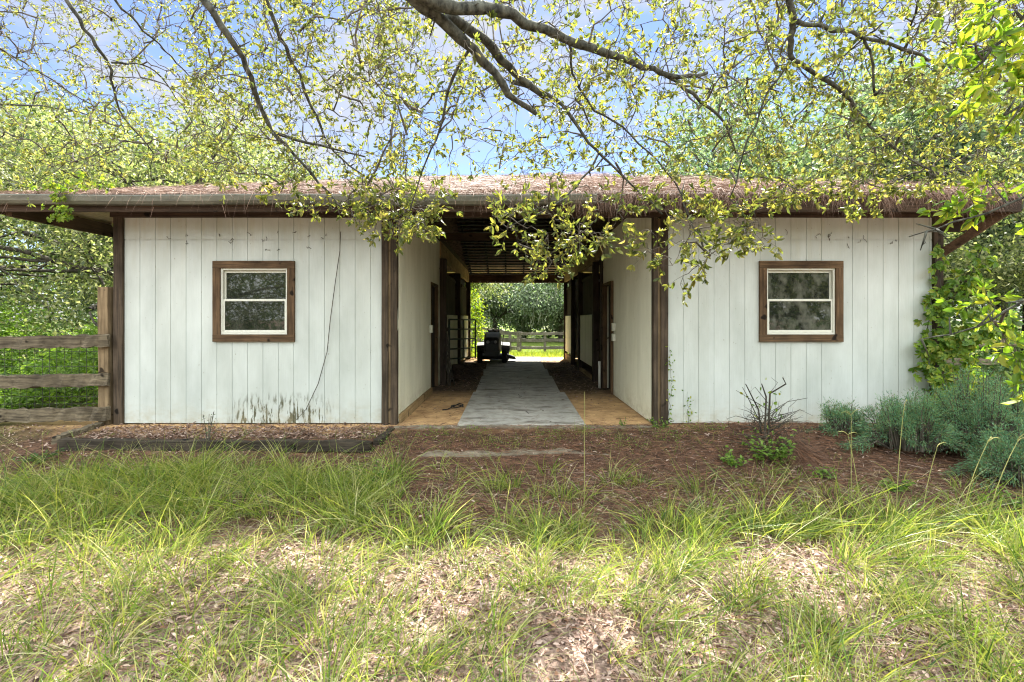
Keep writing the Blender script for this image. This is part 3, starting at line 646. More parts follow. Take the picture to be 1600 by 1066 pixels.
# ------------------------------------------------------------------ retaining timbers and footing
def timber(p0, p1, w, h, label, mat='rot'):
    mb = MB(); mb.beam(p0, p1, w, h, rough=.012, seg=26); tag(mb.build('landscape_timber', mat, origin=p0, bevel=.008), label, 'timber', 'timbers edging the planting bed')
timber((-5.25, 5.63, -.085), (-1.62, 5.62, -.10), .12, .12, 'long rotting black timber lying along the front of the left planting bed')
timber((-5.31, 5.62, -.045), (-5.36, 6.30, -.02), .09, .11, 'short weathered timber closing the left end of the planting bed', 'grey_h')
timber((-1.56, 5.58, -.08), (-1.52, 6.16, -.06), .09, .12, 'short buried timber between planting bed and aisle threshold', 'rot')
mb = MB(); vs = []; fs = []; nn = 60
for i in range(nn + 1):
    x = -1.30 + 2.7 * i / nn; z = -.112 - .10 * (abs(i / nn - .5) * 2) ** 6 + .012 * math.sin(x * 3.3) + .005 * math.sin(x * 13) + random.uniform(-.004, .004); y0 = 5.34 + random.uniform(-.015, .015); y1 = 5.50 + random.uniform(-.02, .02)
    vs += [(x, y0, z - .12), (x, y0 + .01, z), (x, y1, z + .006), (x, y1 + .01, z - .12)]
for i in range(nn):
    for k in range(3): a = i * 4 + k; fs.append((a, a + 1, a + 5, a + 4))
fs += [(3, 2, 1, 0), tuple(nn * 4 + k for k in range(4))]
mb.add(vs, fs); tag(mb.build('concrete_strip', 'lip', origin=(-.1, 5.42, -.15)), 'long pale concrete strip half buried in pine straw before the aisle', 'concrete strip')

# ------------------------------------------------------------------ fences
def rail_fence(name, pts, hts, label, mat_r, mat_p, group=None, rail_w=.17, post_w=.13, posth=1.35, ground=True, rough=.008, mesh=False, postside=.06):
    p0 = pts[0]; z0 = float(hgt(*p0)); root = empty(name, (p0[0], p0[1], z0), label, 'fence', group)
    for x, y in pts:
        z = float(hgt(x, y)); mb = MB(); mb.beam((x, y, z - .15), (x + random.uniform(-.02, .02), y, z + posth), post_w, post_w * .9, up=(0, 1, 0), rough=.003, seg=6); mb.build('post', mat_p, root, bevel=.004)
    for (xa, ya), (xb, yb) in zip(pts[:-1], pts[1:]):
        dx, dy = xb - xa, yb - ya; l = math.hypot(dx, dy); nx, ny = dy / l, -dx / l
        if ny > 0: nx, ny = -nx, -ny
        for h in hts:
            mb = MB(); o = post_w / 2 + .02
            mb.beam((xa + nx * o, ya + ny * o, float(hgt(xa, ya)) + h + random.uniform(-.02, .02)), (xb + nx * o, yb + ny * o, float(hgt(xb, yb)) + h + random.uniform(-.02, .02)), .04, rail_w, rough=rough, seg=14)
            mb.build('rail', mat_r, root)
        if mesh:
            mb = MB(); n = int(l / .1)
            for i in range(n + 1):
                x = xa + dx * i / n; y = ya + dy * i / n - ny * 0; mb.tube([(x, y + .0, z0 + .02), (x + random.uniform(-.006, .006), y, z0 + .6), (x, y, z0 + 1.15)], .0022, 4, False)
            for h in np.arange(.05, 1.16, .12): mb.tube([(xa, ya, z0 + h), ((xa + xb) / 2, ya, z0 + h - .01), (xb, yb, z0 + h)], .0022, 4, False)
            mb.build('wire_mesh', 'wire', root)
    return root
def left_fence():
    zf = float(hgt(-5.7, 6.2)); root = empty('rail_fence', (-5.36, 6.34, zf), 'rough three rail fence with wire mesh abutting the left corner post of the barn', 'fence')
    for x, t in ((-5.36, 1.80), (-7.85, 1.75)):
        mb = MB(); mb.beam((x, 6.40, -.2), (x - .015, 6.40, t), .135, .12, up=(0, 1, 0), rough=.004, seg=8); mb.build('post', 'grey_v', root, bevel=.005)
    for z, w in ((1.085, .175), (.575, .18), (.135, .185)):
        for xa, xb in ((-7.9, -5.47), ):
            mb = MB(); mb.beam((xa, 6.31, z - .05), (-5.26, 6.30, z + .01), .05, w * .9, rough=.017, seg=30); mb.build('rail', 'grey_h', root)
    for xa, xb in ((-10.2, -7.95),):
        for z in (1.0, .5, .08):
            mb = MB(); mb.beam((xa, 6.33, z - .05), (-7.80, 6.325, z - .05), .05, .155, rough=.017, seg=20); mb.build('rail', 'grey_h', root)
    mb = MB()
    for i in range(47):
        x = -10 + i * .1; mb.tube([(x, 6.475, 0), (x + random.uniform(-.01, .01), 6.48, .5), (x, 6.475, 1.12)], .0028, 4, False)
    for h in np.arange(.04, 1.15, .1): mb.tube([(-10, 6.475, h), (-7.6, 6.478, h - .012), (-5.3, 6.475, h)], .0028, 4, False)
    mb.build('wire_mesh', 'wire', root)
left_fence()
rail_fence('rail_fence', [(-6.5, 28.2), (-3.1, 28), (.48, 27.9), (1.9, 27.9), (4.4, 28), (7.0, 28.2)], [.32, .75, 1.15], 'bleached rail fence crossing the lawn behind the barn aisle', 'pale_rail', 'pale_rail', 'paddock fences behind the barn', .17, .15, 1.25)
rail_fence('rail_fence', [(.35, 27.0), (-.1, 24.4), (-.7, 22.2), (-1.7, 19.6)], [.32, .75, 1.1], 'bleached rail fence running away behind the parked mower', 'pale_rail', 'pale_rail', 'paddock fences behind the barn', .15, .14, 1.18)
rail_fence('rail_fence', [(6.0, 9.3), (8.05, 9.5), (10.4, 9.7), (13, 10)], [.2, .55, .92], 'weathered dark rail fence behind the juniper at the right', 'grey_h', 'dark_v', None, .13, .13, 1.1)

# ------------------------------------------------------------------ gate and mower, aisle clutter
def gate():
    a = np.array((AL + .10, 11.0)); b = np.array((-1.03, 13.6)); g = empty('metal_gate', (a[0], a[1], .3), 'dark green tubular metal gate standing open in the barn aisle', 'gate')
    def pt(t, z): q = a + (b - a) * t; return (q[0], q[1], z + .0 * t)
    zb = lambda t: .52 - .18 * t
    fr = MB(); fr.tube([pt(0, .40), pt(0, 1.37)], .024, 8); fr.tube([pt(1, .27), pt(1, 1.36)], .024, 8); fr.build('stile', 'gatepaint', g, smooth=True)
    for k in range(5):
        t0 = .46 + k * .225; t1 = .30 + k * .262
        r = MB(); r.tube([pt(0, t0), pt(1, t1)], .019, 8); r.build('rail', 'gatepaint', g, smooth=True)
    r = MB(); r.tube([pt(.5, .385), pt(.5, 1.36)], .014, 6); r.build('brace', 'gatepaint', g)
    h = MB(); h.box((a[0] - .06, a[1] - .02, 1.1), (a[0], a[1] + .02, 1.16)); h.box((a[0] - .06, a[1] - .02, .5), (a[0], a[1] + .02, .56)); h.build('hinge', 'rust', g)
gate()
def mower(cx, cy):
    r = empty('riding_mower', (cx, cy, 0), 'dark riding lawn mower parked nose first in the aisle', 'lawn mower')
    Q = lambda x, y, z: (cx + x, cy + y, z)
    m = MB()   # hood: tapered, rounded top (nose at -y)
    secs = [(-.78, .20, .36, .70, .16), (-.72, .235, .33, .80, .2), (-.35, .26, .33, .90, .2), (.05, .275, .34, .95, .2)]
    vs = []; fs = []
    for y, w, z0, z1, rr in secs:
        ring = [(-w, z0), (-w, z1 - .13), (-w * .93, z1 - .05), (-w * .72, z1), (w * .72, z1), (w * .93, z1 - .05), (w, z1 - .13), (w, z0)]
        vs += [Q(x, y, z) for x, z in ring]
    for i in range(3):
        for k in range(8): a = i * 8 + k; b = i * 8 + (k + 1) % 8; fs.append((a, b, b + 8, a + 8))
    fs += [tuple(range(7, -1, -1)), tuple(24 + k for k in range(8))]
    m.add(vs, fs); hood = m.build('hood', 'hood', r, bevel=.012)
    g = MB()
    for i in range(6): g.box(Q(-.165, -.80, .40 + i * .035), Q(.165, -.775, .42 + i * .035))
    g.box(Q(-.18, -.795, .37), Q(-.165, -.77, .61)); g.box(Q(.165, -.795, .37), Q(.18, -.77, .61)); g.build('grille', 'black', hood)
    for s in (-1, 1):
        h = MB(); h.lathe(Q(s * .115, -.775, .665), (0, -1, 0), [(.05, 0), (.05, .015), (.04, .028), (.01, .033)], 16); h.build('headlight', 'lens', hood, smooth=True)
    b = MB(); b.beam(Q(-.24, -.78, .34), Q(.24, -.78, .34), .05, .07); b.build('bumper', 'black', r, bevel=.008)
    c = MB(); c.box(Q(-.22, -.6, .22), Q(.22, .75, .38)); c.box(Q(-.24, .05, .38), Q(.24, .14, .92)); c.build('chassis', 'black', r, bevel=.01)
    ax = MB(); ax.tube([Q(-.36, -.5, .2), Q(.36, -.5, .2)], .022, 8); ax.build('front_axle', 'black', r)
    def wheel(x, y, rad, w):
        t = MB(); s = 1 if x > 0 else -1
        t.lathe(Q(x - w / 2, y, rad), (1, 0, 0), [(rad * .55, 0), (rad * .9, .0), (rad, w * .22), (rad * 1.01, w * .5), (rad, w * .78), (rad * .9, w), (rad * .55, w)], 26); wh = t.build('wheel', 'rubber', r, smooth=True)
        q = MB(); q.lathe(Q(x + s * w * .35, y, rad), (s, 0, 0), [(rad * .54, 0), (rad * .5, w * .1), (rad * .2, w * .02), (rad * .16, w * .2)], 20); q.build('rim', 'lens', wh, smooth=True)
    wheel(-.38, -.5, .2, .15); wheel(.38, -.5, .2, .15); wheel(-.40, .62, .26, .24); wheel(.40, .62, .26, .24)
    f = MB()
    for s in (-1, 1):
        vs = []; fs = []
        for i in range(9):
            t = math.pi * (1 - i / 8); vs += [Q(s * .27, .62 + .33 * math.cos(t), .30 + .30 * math.sin(t)), Q(s * .54, .62 + .33 * math.cos(t), .28 + .30 * math.sin(t))]
        for i in range(8): fs.append((2 * i, 2 * i + 1, 2 * i + 3, 2 * i + 2))
        f.add(vs, fs)
    f.box(Q(-.27, .35, .52), Q(.27, .95, .60)); f.build('fender', 'hood', r)
    st = MB(); st.box(Q(-.21, .42, .62), Q(.21, .82, .70)); st.beam(Q(0, .84, .66), Q(0, .95, 1.0), .40, .08, up=(0, 1, 0)); st.build('seat', 'black', r, bevel=.03)
    w_ = MB(); ctr = Vector(Q(0, .22, 1.03)); n_ = Vector((0, -.62, .78)).normalized(); a_ = Vector((1, 0, 0)); b_ = n_.cross(a_)
    ring = [ctr + (a_ * math.cos(t) + b_ * math.sin(t)) * .175 for t in np.linspace(0, 2 * math.pi, 25)]
    w_.tube(ring, .015, 8, False)
    for t in (0, 2.1, 4.2): w_.tube([ctr - n_ * .03, ctr + (a_ * math.cos(t) + b_ * math.sin(t)) * .17], .011, 6)
    sw = w_.build('steering_wheel', 'black', r, smooth=True)
    k = MB(); k.tube([Q(0, .12, .86), ctr], .02, 8); k.build('column', 'black', sw)
    d = MB(); d.lathe(Q(.0, .08, .09), (0, 0, 1), [(.50, 0), (.52, .03), (.50, .11), (.40, .15), (.1, .16)], 28); d.build('mower_deck', 'hood', r, smooth=True)
    e = MB(); e.add([Q(.45, -.1, .10), Q(.74, -.06, .07), Q(.76, .25, .07), (Q(.45, .3, .10)), Q(.45, -.1, .24), Q(.70, -.05, .15), Q(.72, .25, .15), Q(.45, .3, .24)],
                    [(0, 3, 2, 1), (4, 5, 6, 7), (0, 1, 5, 4), (1, 2, 6, 5), (2, 3, 7, 6), (3, 0, 4, 7)]); e.build('discharge_chute', 'black', r, bevel=.01)
    l = MB(); l.tube([Q(.30, .3, .5), Q(.34, .28, .80)], .012, 6); l.lathe(Q(.34, .28, .80), (0, 0, 1), [(.02, 0), (.028, .02), (.015, .05)], 10); l.build('lift_lever', 'black', r)
mower(-.62, 15.55)
m = MB(); pts = [(-.86 + .09 * math.cos(t) * (1 + .1 * math.sin(3 * t)), 7.55 + .13 * math.sin(t), .0 + .004 * t) for t in np.linspace(0, 7.6, 24)]
m.tube(pts + [(-.98, 7.36, .0), (-1.05, 7.30, .0)], .009, 6, True); tag(m.build('hose_loop', 'rubber', origin=(-.86, 7.55, 0), smooth=True), 'small black loop of hose lying on the orange sand at the left of the aisle', 'hose')
def debris(n, x0, x1, y0, y1, name, label, cat, zmax=.15):
    mb = MB()
    for i in range(n):
        x = random.uniform(x0, x1); y = random.uniform(y0, y1); a = random.uniform(0, 6.28); l = random.uniform(.15, .6); pts = []
        z = random.uniform(-.01, zmax)
        for k in range(4): pts.append((min(max(x + math.cos(a) * l * k / 3 + random.uniform(-.03, .03), x0 - .05), x1 + .1), y + math.sin(a) * l * k / 3, z + random.uniform(-.01, .04)))
        mb.tube(pts, [.007, .006, .005, .002], 4, False)
    tag(mb.build(name, 'rust', origin=((x0 + x1) / 2, (y0 + y1) / 2, 0)), label, cat, None, 'stuff')
debris(150, -1.42, -.85, 10.3, 13.6, 'brush_debris', 'dark dead sticks and vine stems strewn along the left side of the aisle', 'debris')
debris(60, 1.05, 1.7, 10.6, 14.5, 'brush_debris', 'dark dead sticks strewn along the right side of the aisle', 'debris', .05)
m = MB(); bx, by = -1.36, 12.1
m.lathe((bx, by, -.02), (0, 0, 1), [(.12, 0), (.135, .1), (.15, .24), (.155, .25), (.14, .25), (.125, .05)], 18); tag(m.build('bucket', 'rust', origin=(bx, by, -.02), smooth=True), 'dark bucket on the ground before the left stall panel under the gate', 'bucket')
# dark hanging vine trunk against the first left stall post
m = MB()
for k in range(7):
    x0 = AL + .16 + random.uniform(-.03, .05); pts = [(x0 + .03 * math.sin(z * 3 + k) + max(0, .5 - z) * .25 * random.uniform(.2, 1.1), 10.08 + random.uniform(-.05, .03), z) for z in np.linspace(-.02, 1.2 - .1 * k, 8)]
    m.tube(pts, .011, 5)
tag(m.build('dead_vine', 'bark_dark', origin=(AL + .2, 10.1, 0)), 'bundle of dark dead stems leaning at the foot of the first left stall post', 'dead vine')

# the thin stem hanging across the left wall
m = MB(); st = [(532, 362), (531, 392), (524, 440), (516, 500), (511, 550), (497, 600), (478, 640), (462, 657)]
m.tube([P(x, y, 6.36) for x, y in st], [.004, .0045, .005, .005, .005, .005, .004, .003], 5)
tag(m.build('dry_stem', 'twig', origin=(-2.27, 6.36, 1.4)), 'thin dry vine stem hanging down the left white wall beside the aisle', 'vine')

# ------------------------------------------------------------------ grass, litter, straw
def gscatter(n, x0, x1, y0, y1): return rng.uniform(x0, x1, n), rng.uniform(y0, y1, n)
def litter():
    n = 62000; x, y = gscatter(n, -6.5, 6.5, 1.3, 4.0)
    keep = rng.random(n) < (1 - sstep(y + .18 * np.sin(x * 2.1) + .1 * np.sin(x * 5), 3.35, 3.75)) * (1 - .35 * sstep(np.abs(x), 3.6, 6)) * (.55 + .45 * sstep(np.sin(x * 3.3 + 2 * np.sin(y * 2.7)) + np.sin(y * 5.1 + x), -.9, .1))
    x, y = x[keep], y[keep]; n = len(x)
    x2, y2 = gscatter(3500, -5.15, -1.6, 5.66, 6.34); x3, y3 = gscatter(5200, -8.5, -3, 3.5, 6.3); x4, y4 = gscatter(4800, -3, 7, 3.6, 6.2)
    x5, y5 = gscatter(2600, -1.45, 1.8, 6.25, 16); k5 = rng.random(2600) < np.where((x5 > -.7) & (x5 < .95), .12, .9) * sstep(y5, 6.5, 9.5); x5, y5 = x5[k5], y5[k5]
    x = np.concatenate([x, x2, x3, x4, x5]); y = np.concatenate([y, y2, y3, y4, y5]); n = len(x)
    c = np.stack([x, y, hgt(x, y) + rng.uniform(.002, .028, n) + .025 * ((y > 6.4) & (x > -.78) & (x < .98))], 1); a = rng.uniform(0, 6.28, n)
    d = np.stack([np.cos(a), np.sin(a), rng.normal(0, .28, n)], 1)
    V, f = leaf_geo(c, d, rng.uniform(.024, .052, n) * rng.choice([.55, .8, 1, 1.35], n), rng.uniform(.009, .020, n), fold=.3, up=np.array([[0, 0, 1.0]]))
    V[:, 2] = np.maximum(V[:, 2], hgt(V[:, 0], V[:, 1]) + .002)
    n = 9000; xx, yy = gscatter(n, -5, 5, 1.4, 5.2); a = rng.uniform(0, 6.28, n); p = np.stack([xx, yy, hgt(xx, yy) + rng.uniform(.004, .03, n)], 1)
    g2 = ribbon_geo(p, np.stack([np.cos(a), np.sin(a), rng.normal(.06, .12, n)], 1), rng.uniform(.05, .22, n), rng.uniform(.002, .006, n), rng.normal(0, .2, (n, 3)) * np.array([[1, 1, .2]]), seg=2)
    g2[0][:, 2] = np.maximum(g2[0][:, 2], hgt(g2[0][:, 0], g2[0][:, 1]) + .003); V, f = joinG([(V, f), g2])
    o = npmesh('leaf_litter', V, f, 'litter', origin=(0, 2.5, -.2)); tag(o, 'pale dry fallen oak leaves covering the foreground', 'fallen leaves', None, 'stuff')
litter()
def needles(c, d, ln, wd=.0022, droop=.15):
    n = len(c); bend = np.stack([rng.normal(0, .15, n), rng.normal(0, .15, n), -np.abs(rng.normal(droop, .1, n))], 1)
    return ribbon_geo(c, d, ln, wd, bend, seg=2)
def straw():
    n = 62000; x, y = gscatter(n, -5.2, 7.5, 3.1, 6.28)
    w = sstep(y + .15 * np.sin(x * 3), 3.2, 3.7) * (.35 + .65 * sstep(x, -2.4, .3)) * (1 - .75 * ((x > -5.2) & (x < -1.6) & (y > 5.5)))
    w = np.maximum(w, .0); k = rng.random(n) < w; x, y = x[k], y[k]
    xf, yf = gscatter(5500, -4.5, 5, 1.5, 3.4); k = rng.random(5500) < (.25 + .75 * sstep(xf, .3, 2.5)); x = np.concatenate([x, xf[k]]); y = np.concatenate([y, yf[k]])
    xa, ya = gscatter(2600, -1.45, 1.8, 5.9, 7.6); k = rng.random(2600) < .25 + .6 * (ya < 6.3); x = np.concatenate([x, xa[k]]); y = np.concatenate([y, ya[k]])
    n = len(x); a = rng.uniform(0, 6.28, n); z = hgt(x, y) + rng.uniform(.003, .03, n) + .022 * (np.abs(y - 5.42) < .1) * (rng.random(n) < .6)
    d = np.stack([np.cos(a), np.sin(a) * .75, rng.normal(.03, .1, n)], 1)
    V, f = needles(np.stack([x, y, z], 1), d, rng.uniform(.09, .2, n), rng.uniform(.0028, .0055, n), .06)
    V[:, 2] = np.maximum(V[:, 2], hgt(V[:, 0], V[:, 1]) + .003)
    o = npmesh('pine_straw', V, f, 'straw', origin=(0, 5, -.2)); tag(o, 'red brown pine straw covering the bank in front of the barn', 'pine straw', None, 'stuff')
straw()
def roof_straw():
    n = 60000; x = rng.uniform(EX0 + .02, EX1 - .02, n); y = EY0 + (RY - EY0) * rng.random(n) ** 1.7
    dens = .45 + .55 * sstep(x, -.6, 1.2); k = rng.random(n) < dens; x, y = x[k], y[k]; n = len(x)
    zr = roofz(x, y); keep = zr > EZ + .0; th = .02 + .08 * sstep(x, -.5, 1.5); lump = .5 + .5 * np.sin(x * 5.1 + 3 * np.sin(y * 2.3)) * np.sin(y * 6.7 + 2 * np.sin(x * 3.1)); z = zr + .004 + rng.uniform(0, 1, n) * th * (.25 + 1.2 * lump)
    a = rng.uniform(0, 6.28, n); d = np.stack([np.cos(a), np.sin(a) * .8, rng.normal(.0, .12, n) + np.sin(a) * .25], 1)
    g1 = needles(np.stack([x, y, z], 1), d, rng.uniform(.12, .26, n), rng.uniform(.003, .006, n), .05)
    # needles hanging over the eave: a thick fringe on the right, a thin one on the left
    n = 15000; x = rng.uniform(EX0 + .05, EX1, n); clump = .5 + .5 * np.sin(x * 7.3 + 2 * np.sin(x * 2.9))
    right = sstep(x, -.8, .4); k = rng.random(n) < (.07 + right * (.25 + .75 * clump ** 1.5)); x = x[k]; right = right[k]; clump = clump[k]; n = len(x)
    y = EY0 - rng.uniform(-.12, .09, n) - (1 - right) * .07; z = EZ + rng.uniform(-.03, .055, n)
    d = np.stack([rng.normal(0, .45, n), -np.abs(rng.normal(.5, .3, n)), rng.normal(-.25, .5, n)], 1); bend = np.stack([rng.normal(0, .15, n), rng.normal(0.05, .1, n), -rng.uniform(.5, 1.0, n)], 1)
    g2 = ribbon_geo(np.stack([x, y, z], 1), d, rng.uniform(.07, .21, n) * (.7 + .45 * clump), rng.uniform(.0025, .005, n), bend, seg=3)
    V, f = joinG([g1, g2]); o = npmesh('roof_straw', V, f, 'roofstraw', origin=(0, 6, 3)); tag(o, 'pinkish pine needles lying thick on the roof and hanging over its eave', 'pine needles', None, 'stuff')
roof_straw()
def clump_grass(cx, cy, nb, rad, ln, lean, wd=(.0045, .0095), zoff=0):
    n = nb; a = rng.uniform(0, 6.28, n); r = rad * np.sqrt(rng.random(n)); x = cx + np.cos(a) * r; y = cy + np.sin(a) * r
    p = np.stack([x, y, hgt(x, y) - .01], 1); out = np.stack([np.cos(a), np.sin(a), np.zeros(n)], 1)
    d = out * rng.uniform(.02, .5, n)[:, None] + np.array([[lean[0] * .6, lean[1], 1.0]]) + rng.normal(0, .16, (n, 3))
    bend = out * rng.uniform(.05, .7, n)[:, None] + np.array([[lean[0] * 1.1, lean[1], 0]]) + rng.normal(0, .15, (n, 3)) - np.array([[0, 0, 1.]]) * (rng.uniform(.0, .9, n) ** 1.3)[:, None]
    return ribbon_geo(p, d, rng.uniform(.35, 1.15, n) * ln, rng.uniform(*wd, n), bend, seg=5)
gs = []
for i in range(120):                                   # the thick band before the left bed
    cx = rng.uniform(-5.0, -1.15); cy = rng.uniform(4.05, 5.15) - .12 * abs(cx + 3)
    gs.append(clump_grass(cx, cy, 56, .14, rng.uniform(.34, .52), (rng.uniform(-.2, .45), -.2)))
for i in range(34):
    cx = rng.uniform(-5.2, -2.3); cy = rng.uniform(3.3, 4.1); gs.append(clump_grass(cx, cy, 46, .14, rng.uniform(.35, .5), (.25, -.1)))
for i in range(26):
    cx = rng.uniform(-1.3, 4.4); cy = 3.72 + rng.normal(0, .16) ; gs.append(clump_grass(cx, cy, 62, .12, rng.uniform(.28, .46), (rng.uniform(-.3, .3), -.1)))
for i in range(30):
    cx = rng.uniform(1.0, 4.6); cy = rng.uniform(3.0, 3.9); gs.append(clump_grass(cx, cy, 70, .12, rng.uniform(.28, .46), (rng.uniform(-.1, .4), -.1)))
for (px, py) in ((770, 745), (795, 740), (880, 755), (620, 820), (860, 830), (840, 815), (1060, 800), (1100, 790), (610, 760), (500, 745), (560, 740), (690, 800)):
    Y = 1.62 * F / (py + 20 - HZ); gs.append(clump_grass((px - 800) * Y / F, Y, 70, .10, .34, (rng.uniform(-.2, .2), 0)))
for i in range(900):
    cy = rng.uniform(1.7, 3.6); cx = rng.uniform(-1.15, 1.15) * (cy + .4)
    if math.sin(cx * 2.3 + 1.5 * math.sin(cy * 2.1)) + .5 * math.sin(cx * 5 + cy * 4) < -.5 and rng.random() < .6: continue
    if abs(cx / cy - .02) < .45 and cy < 2.9 and rng.random() < .15: continue
    gs.append(clump_grass(cx, cy, int(rng.integers(8, 32)), rng.uniform(.03, .13), rng.uniform(.14, .40), (rng.uniform(-.3, .5), rng.uniform(-.2, .2)), (.0035, .0075)))
for i in range(36):
    cx = rng.uniform(-1.6, 4.5); cy = rng.uniform(3.9, 5.1); gs.append(clump_grass(cx, cy, 22, .09, rng.uniform(.2, .36), (rng.uniform(-.3, .3), -.1)))
for i in range(260):                                    # fine sprigs scattered over the bank
    cx = rng.uniform(-6.5, 6.5); cy = rng.uniform(3.9, 6.0); gs.append(clump_grass(cx, cy, 9, .06, rng.uniform(.10, .24), (0, 0), (.002, .004)))
for i in range(150):
    cx = rng.uniform(-2.0, 2.6); cy = rng.uniform(5.5, 6.12); gs.append(clump_grass(cx, cy, 16, .12, rng.uniform(.04, .12), (0, 0), (.002, .004)))
V, f = joinG(gs); tag(npmesh('grass', V, f, 'grass', origin=(0, 3, -.2)), 'long arching green grass in tufts over the leaf litter', 'grass', None, 'stuff')
gs = []
n = 30000; x = rng.uniform(-9, 9, n); y = 17.5 + 14 * rng.random(n) ** 1.3
p = np.stack([x, y, hgt(x, y) - .01], 1); d = np.stack([rng.normal(0, .3, n), rng.normal(0, .3, n), np.ones(n)], 1)
V, f = ribbon_geo(p, d, rng.uniform(.08, .2, n), rng.uniform(.012, .022, n), rng.normal(0, .3, (n, 3)), seg=2)
tag(npmesh('lawn', V, f, 'lawn', origin=(0, 20, -.2)), 'sunny lawn grass seen through the aisle behind the barn', 'grass', None, 'stuff')
M['thatch'] = island_mat('dry_blade', [(.20, .16, .08), (.38, .33, .19), (.50, .46, .30), (.30, .30, .12)], .6, .25, (1.2, 1.15, .9))
n = 15000; x, y = gscatter(n, -5.2, 5.2, 1.5, 5.0); k = rng.random(n) < np.where(y < 3.7, .85, .35); x, y = x[k], y[k]; n = len(x); a = rng.uniform(0, 6.28, n)
V, f = ribbon_geo(np.stack([x, y, hgt(x, y) + .005], 1), np.stack([np.cos(a), np.sin(a), rng.uniform(.05, 1.1, n)], 1), rng.uniform(.07, .26, n), rng.uniform(.002, .005, n), np.stack([rng.normal(0, .3, n), rng.normal(0, .3, n), -rng.uniform(.2, .9, n)], 1), seg=4)
V[:, 2] = np.maximum(V[:, 2], hgt(V[:, 0], V[:, 1]) + .004)
tag(npmesh('dry_grass', V, f, 'thatch', origin=(0, 3, -.2)), 'dry straw coloured grass blades lying among the green tufts', 'dry grass', None, 'stuff')
# tall seed stalks
def stalk(px, py_top, py_base, Y, label, lean=.1, ray=True):
    b = P(px, py_base, Y); b[2] = float(hgt(b[0], b[1])); t = P(px + lean * 200, py_top, Y); H = t[2] - b[2]
    mb = MB(); pts = [b + (t - b) * s + np.array((0, 0, 0)) for s in np.linspace(0, 1, 7)]
    for i, s in enumerate(np.linspace(0, 1, 7)): pts[i] = pts[i] + np.array(((s * s - s) * lean * .6, 0, 0))
    mb.tube(pts, [.0035, .0032, .003, .0028, .0025, .0022, .0015], 5)
    r = empty('seed_stalk', tuple(b), label, 'grass stalk', 'tall seeding grass stalks'); mb.build('stem', 'seed', r)
    n = 5; q = np.repeat(np.array([pts[0]]), n, 0) + rng.normal(0, .01, (n, 3)); q[:, 2] = b[2]
    V, f = ribbon_geo(q, np.stack([rng.normal(0, .3, n), rng.normal(0, .2, n), np.ones(n)], 1), rng.uniform(.3, .55, n) * H * 1.1, .006, np.stack([rng.normal(0, .6, n), rng.normal(0, .3, n), -rng.uniform(.3, .8, n)], 1), seg=5)
    npmesh('blade', V, f, 'grass', r, smooth=True)
    if ray:
        mb = MB()
        for k in range(int(rng.integers(2, 5))):
            dx = math.copysign(rng.uniform(.1, .75), rng.normal(lean * 3, .6)); l = H * rng.uniform(.12, .28)
            q = [t + np.array((dx * l * u, rng.normal(0, .003), l * (.75 * u - .35 * u * u * (1 + abs(dx))))) for u in np.linspace(0, 1, 6)]; mb.tube(q, [.0012, .002, .0024, .0022, .0018, .0008], 4)
        mb.build('seed_head', 'seed', r)
for a in ((1345, 680, 850, 3.9, 'tall pale grass stalk leaning left before the juniper', -.1), (1400, 640, 850, 3.8, 'tallest forked seed stalk right of the dead shrub, before the juniper', .06), (1500, 690, 860, 3.6, 'seed stalk bending right before the right end of the juniper', .22),
          (1540, 690, 870, 3.5, 'rightmost seed stalk arching over the juniper', .25), (1330, 650, 790, 4.2, 'straight pale seed stalk standing behind the others before the dead shrub', .0), (1440, 700, 850, 3.7, 'short seed stalk in the middle of the right hand group', .12)):
    stalk(*a)
stalk(913, 612, 780, 4.3, 'single straight yellow green stalk standing before the aisle slab', .0, False)

# ------------------------------------------------------------------ trees
def grow(mb, p, d, ln, r, lev, tips, maxlev, spread=.6, gravity=.0, nseg=5):
    """recursive limbs; collects tip points"""
    pts = [np.array(p, float)]; rad = [r]; dd = np.array(d, float); dd /= np.linalg.norm(dd)
    for i in range(nseg):
        dd = dd + rng.normal(0, .16, 3) + np.array((0, 0, gravity)); dd /= np.linalg.norm(dd); pts.append(pts[-1] + dd * ln / nseg); rad.append(r * (1 - .55 * (i + 1) / nseg))
    mb.tube(pts, rad, max(4, 8 - lev * 2), False)
    if lev >= maxlev: tips += [(pts[-1], dd), (pts[-3], dd)]; return
    for k in range(rng.integers(3, 5) + (lev == 0) * 3):
        t = rng.uniform(.35, 1) if k else 1; i = min(int(t * nseg), nseg); q = pts[i]; nd = dd + rng.normal(0, spread, 3) * np.array((1, 1, .7)); nd /= np.linalg.norm(nd)
        grow(mb, q, nd, ln * rng.uniform(.55, .75), rad[i] * .6, lev + 1, tips, maxlev, spread, gravity, nseg)
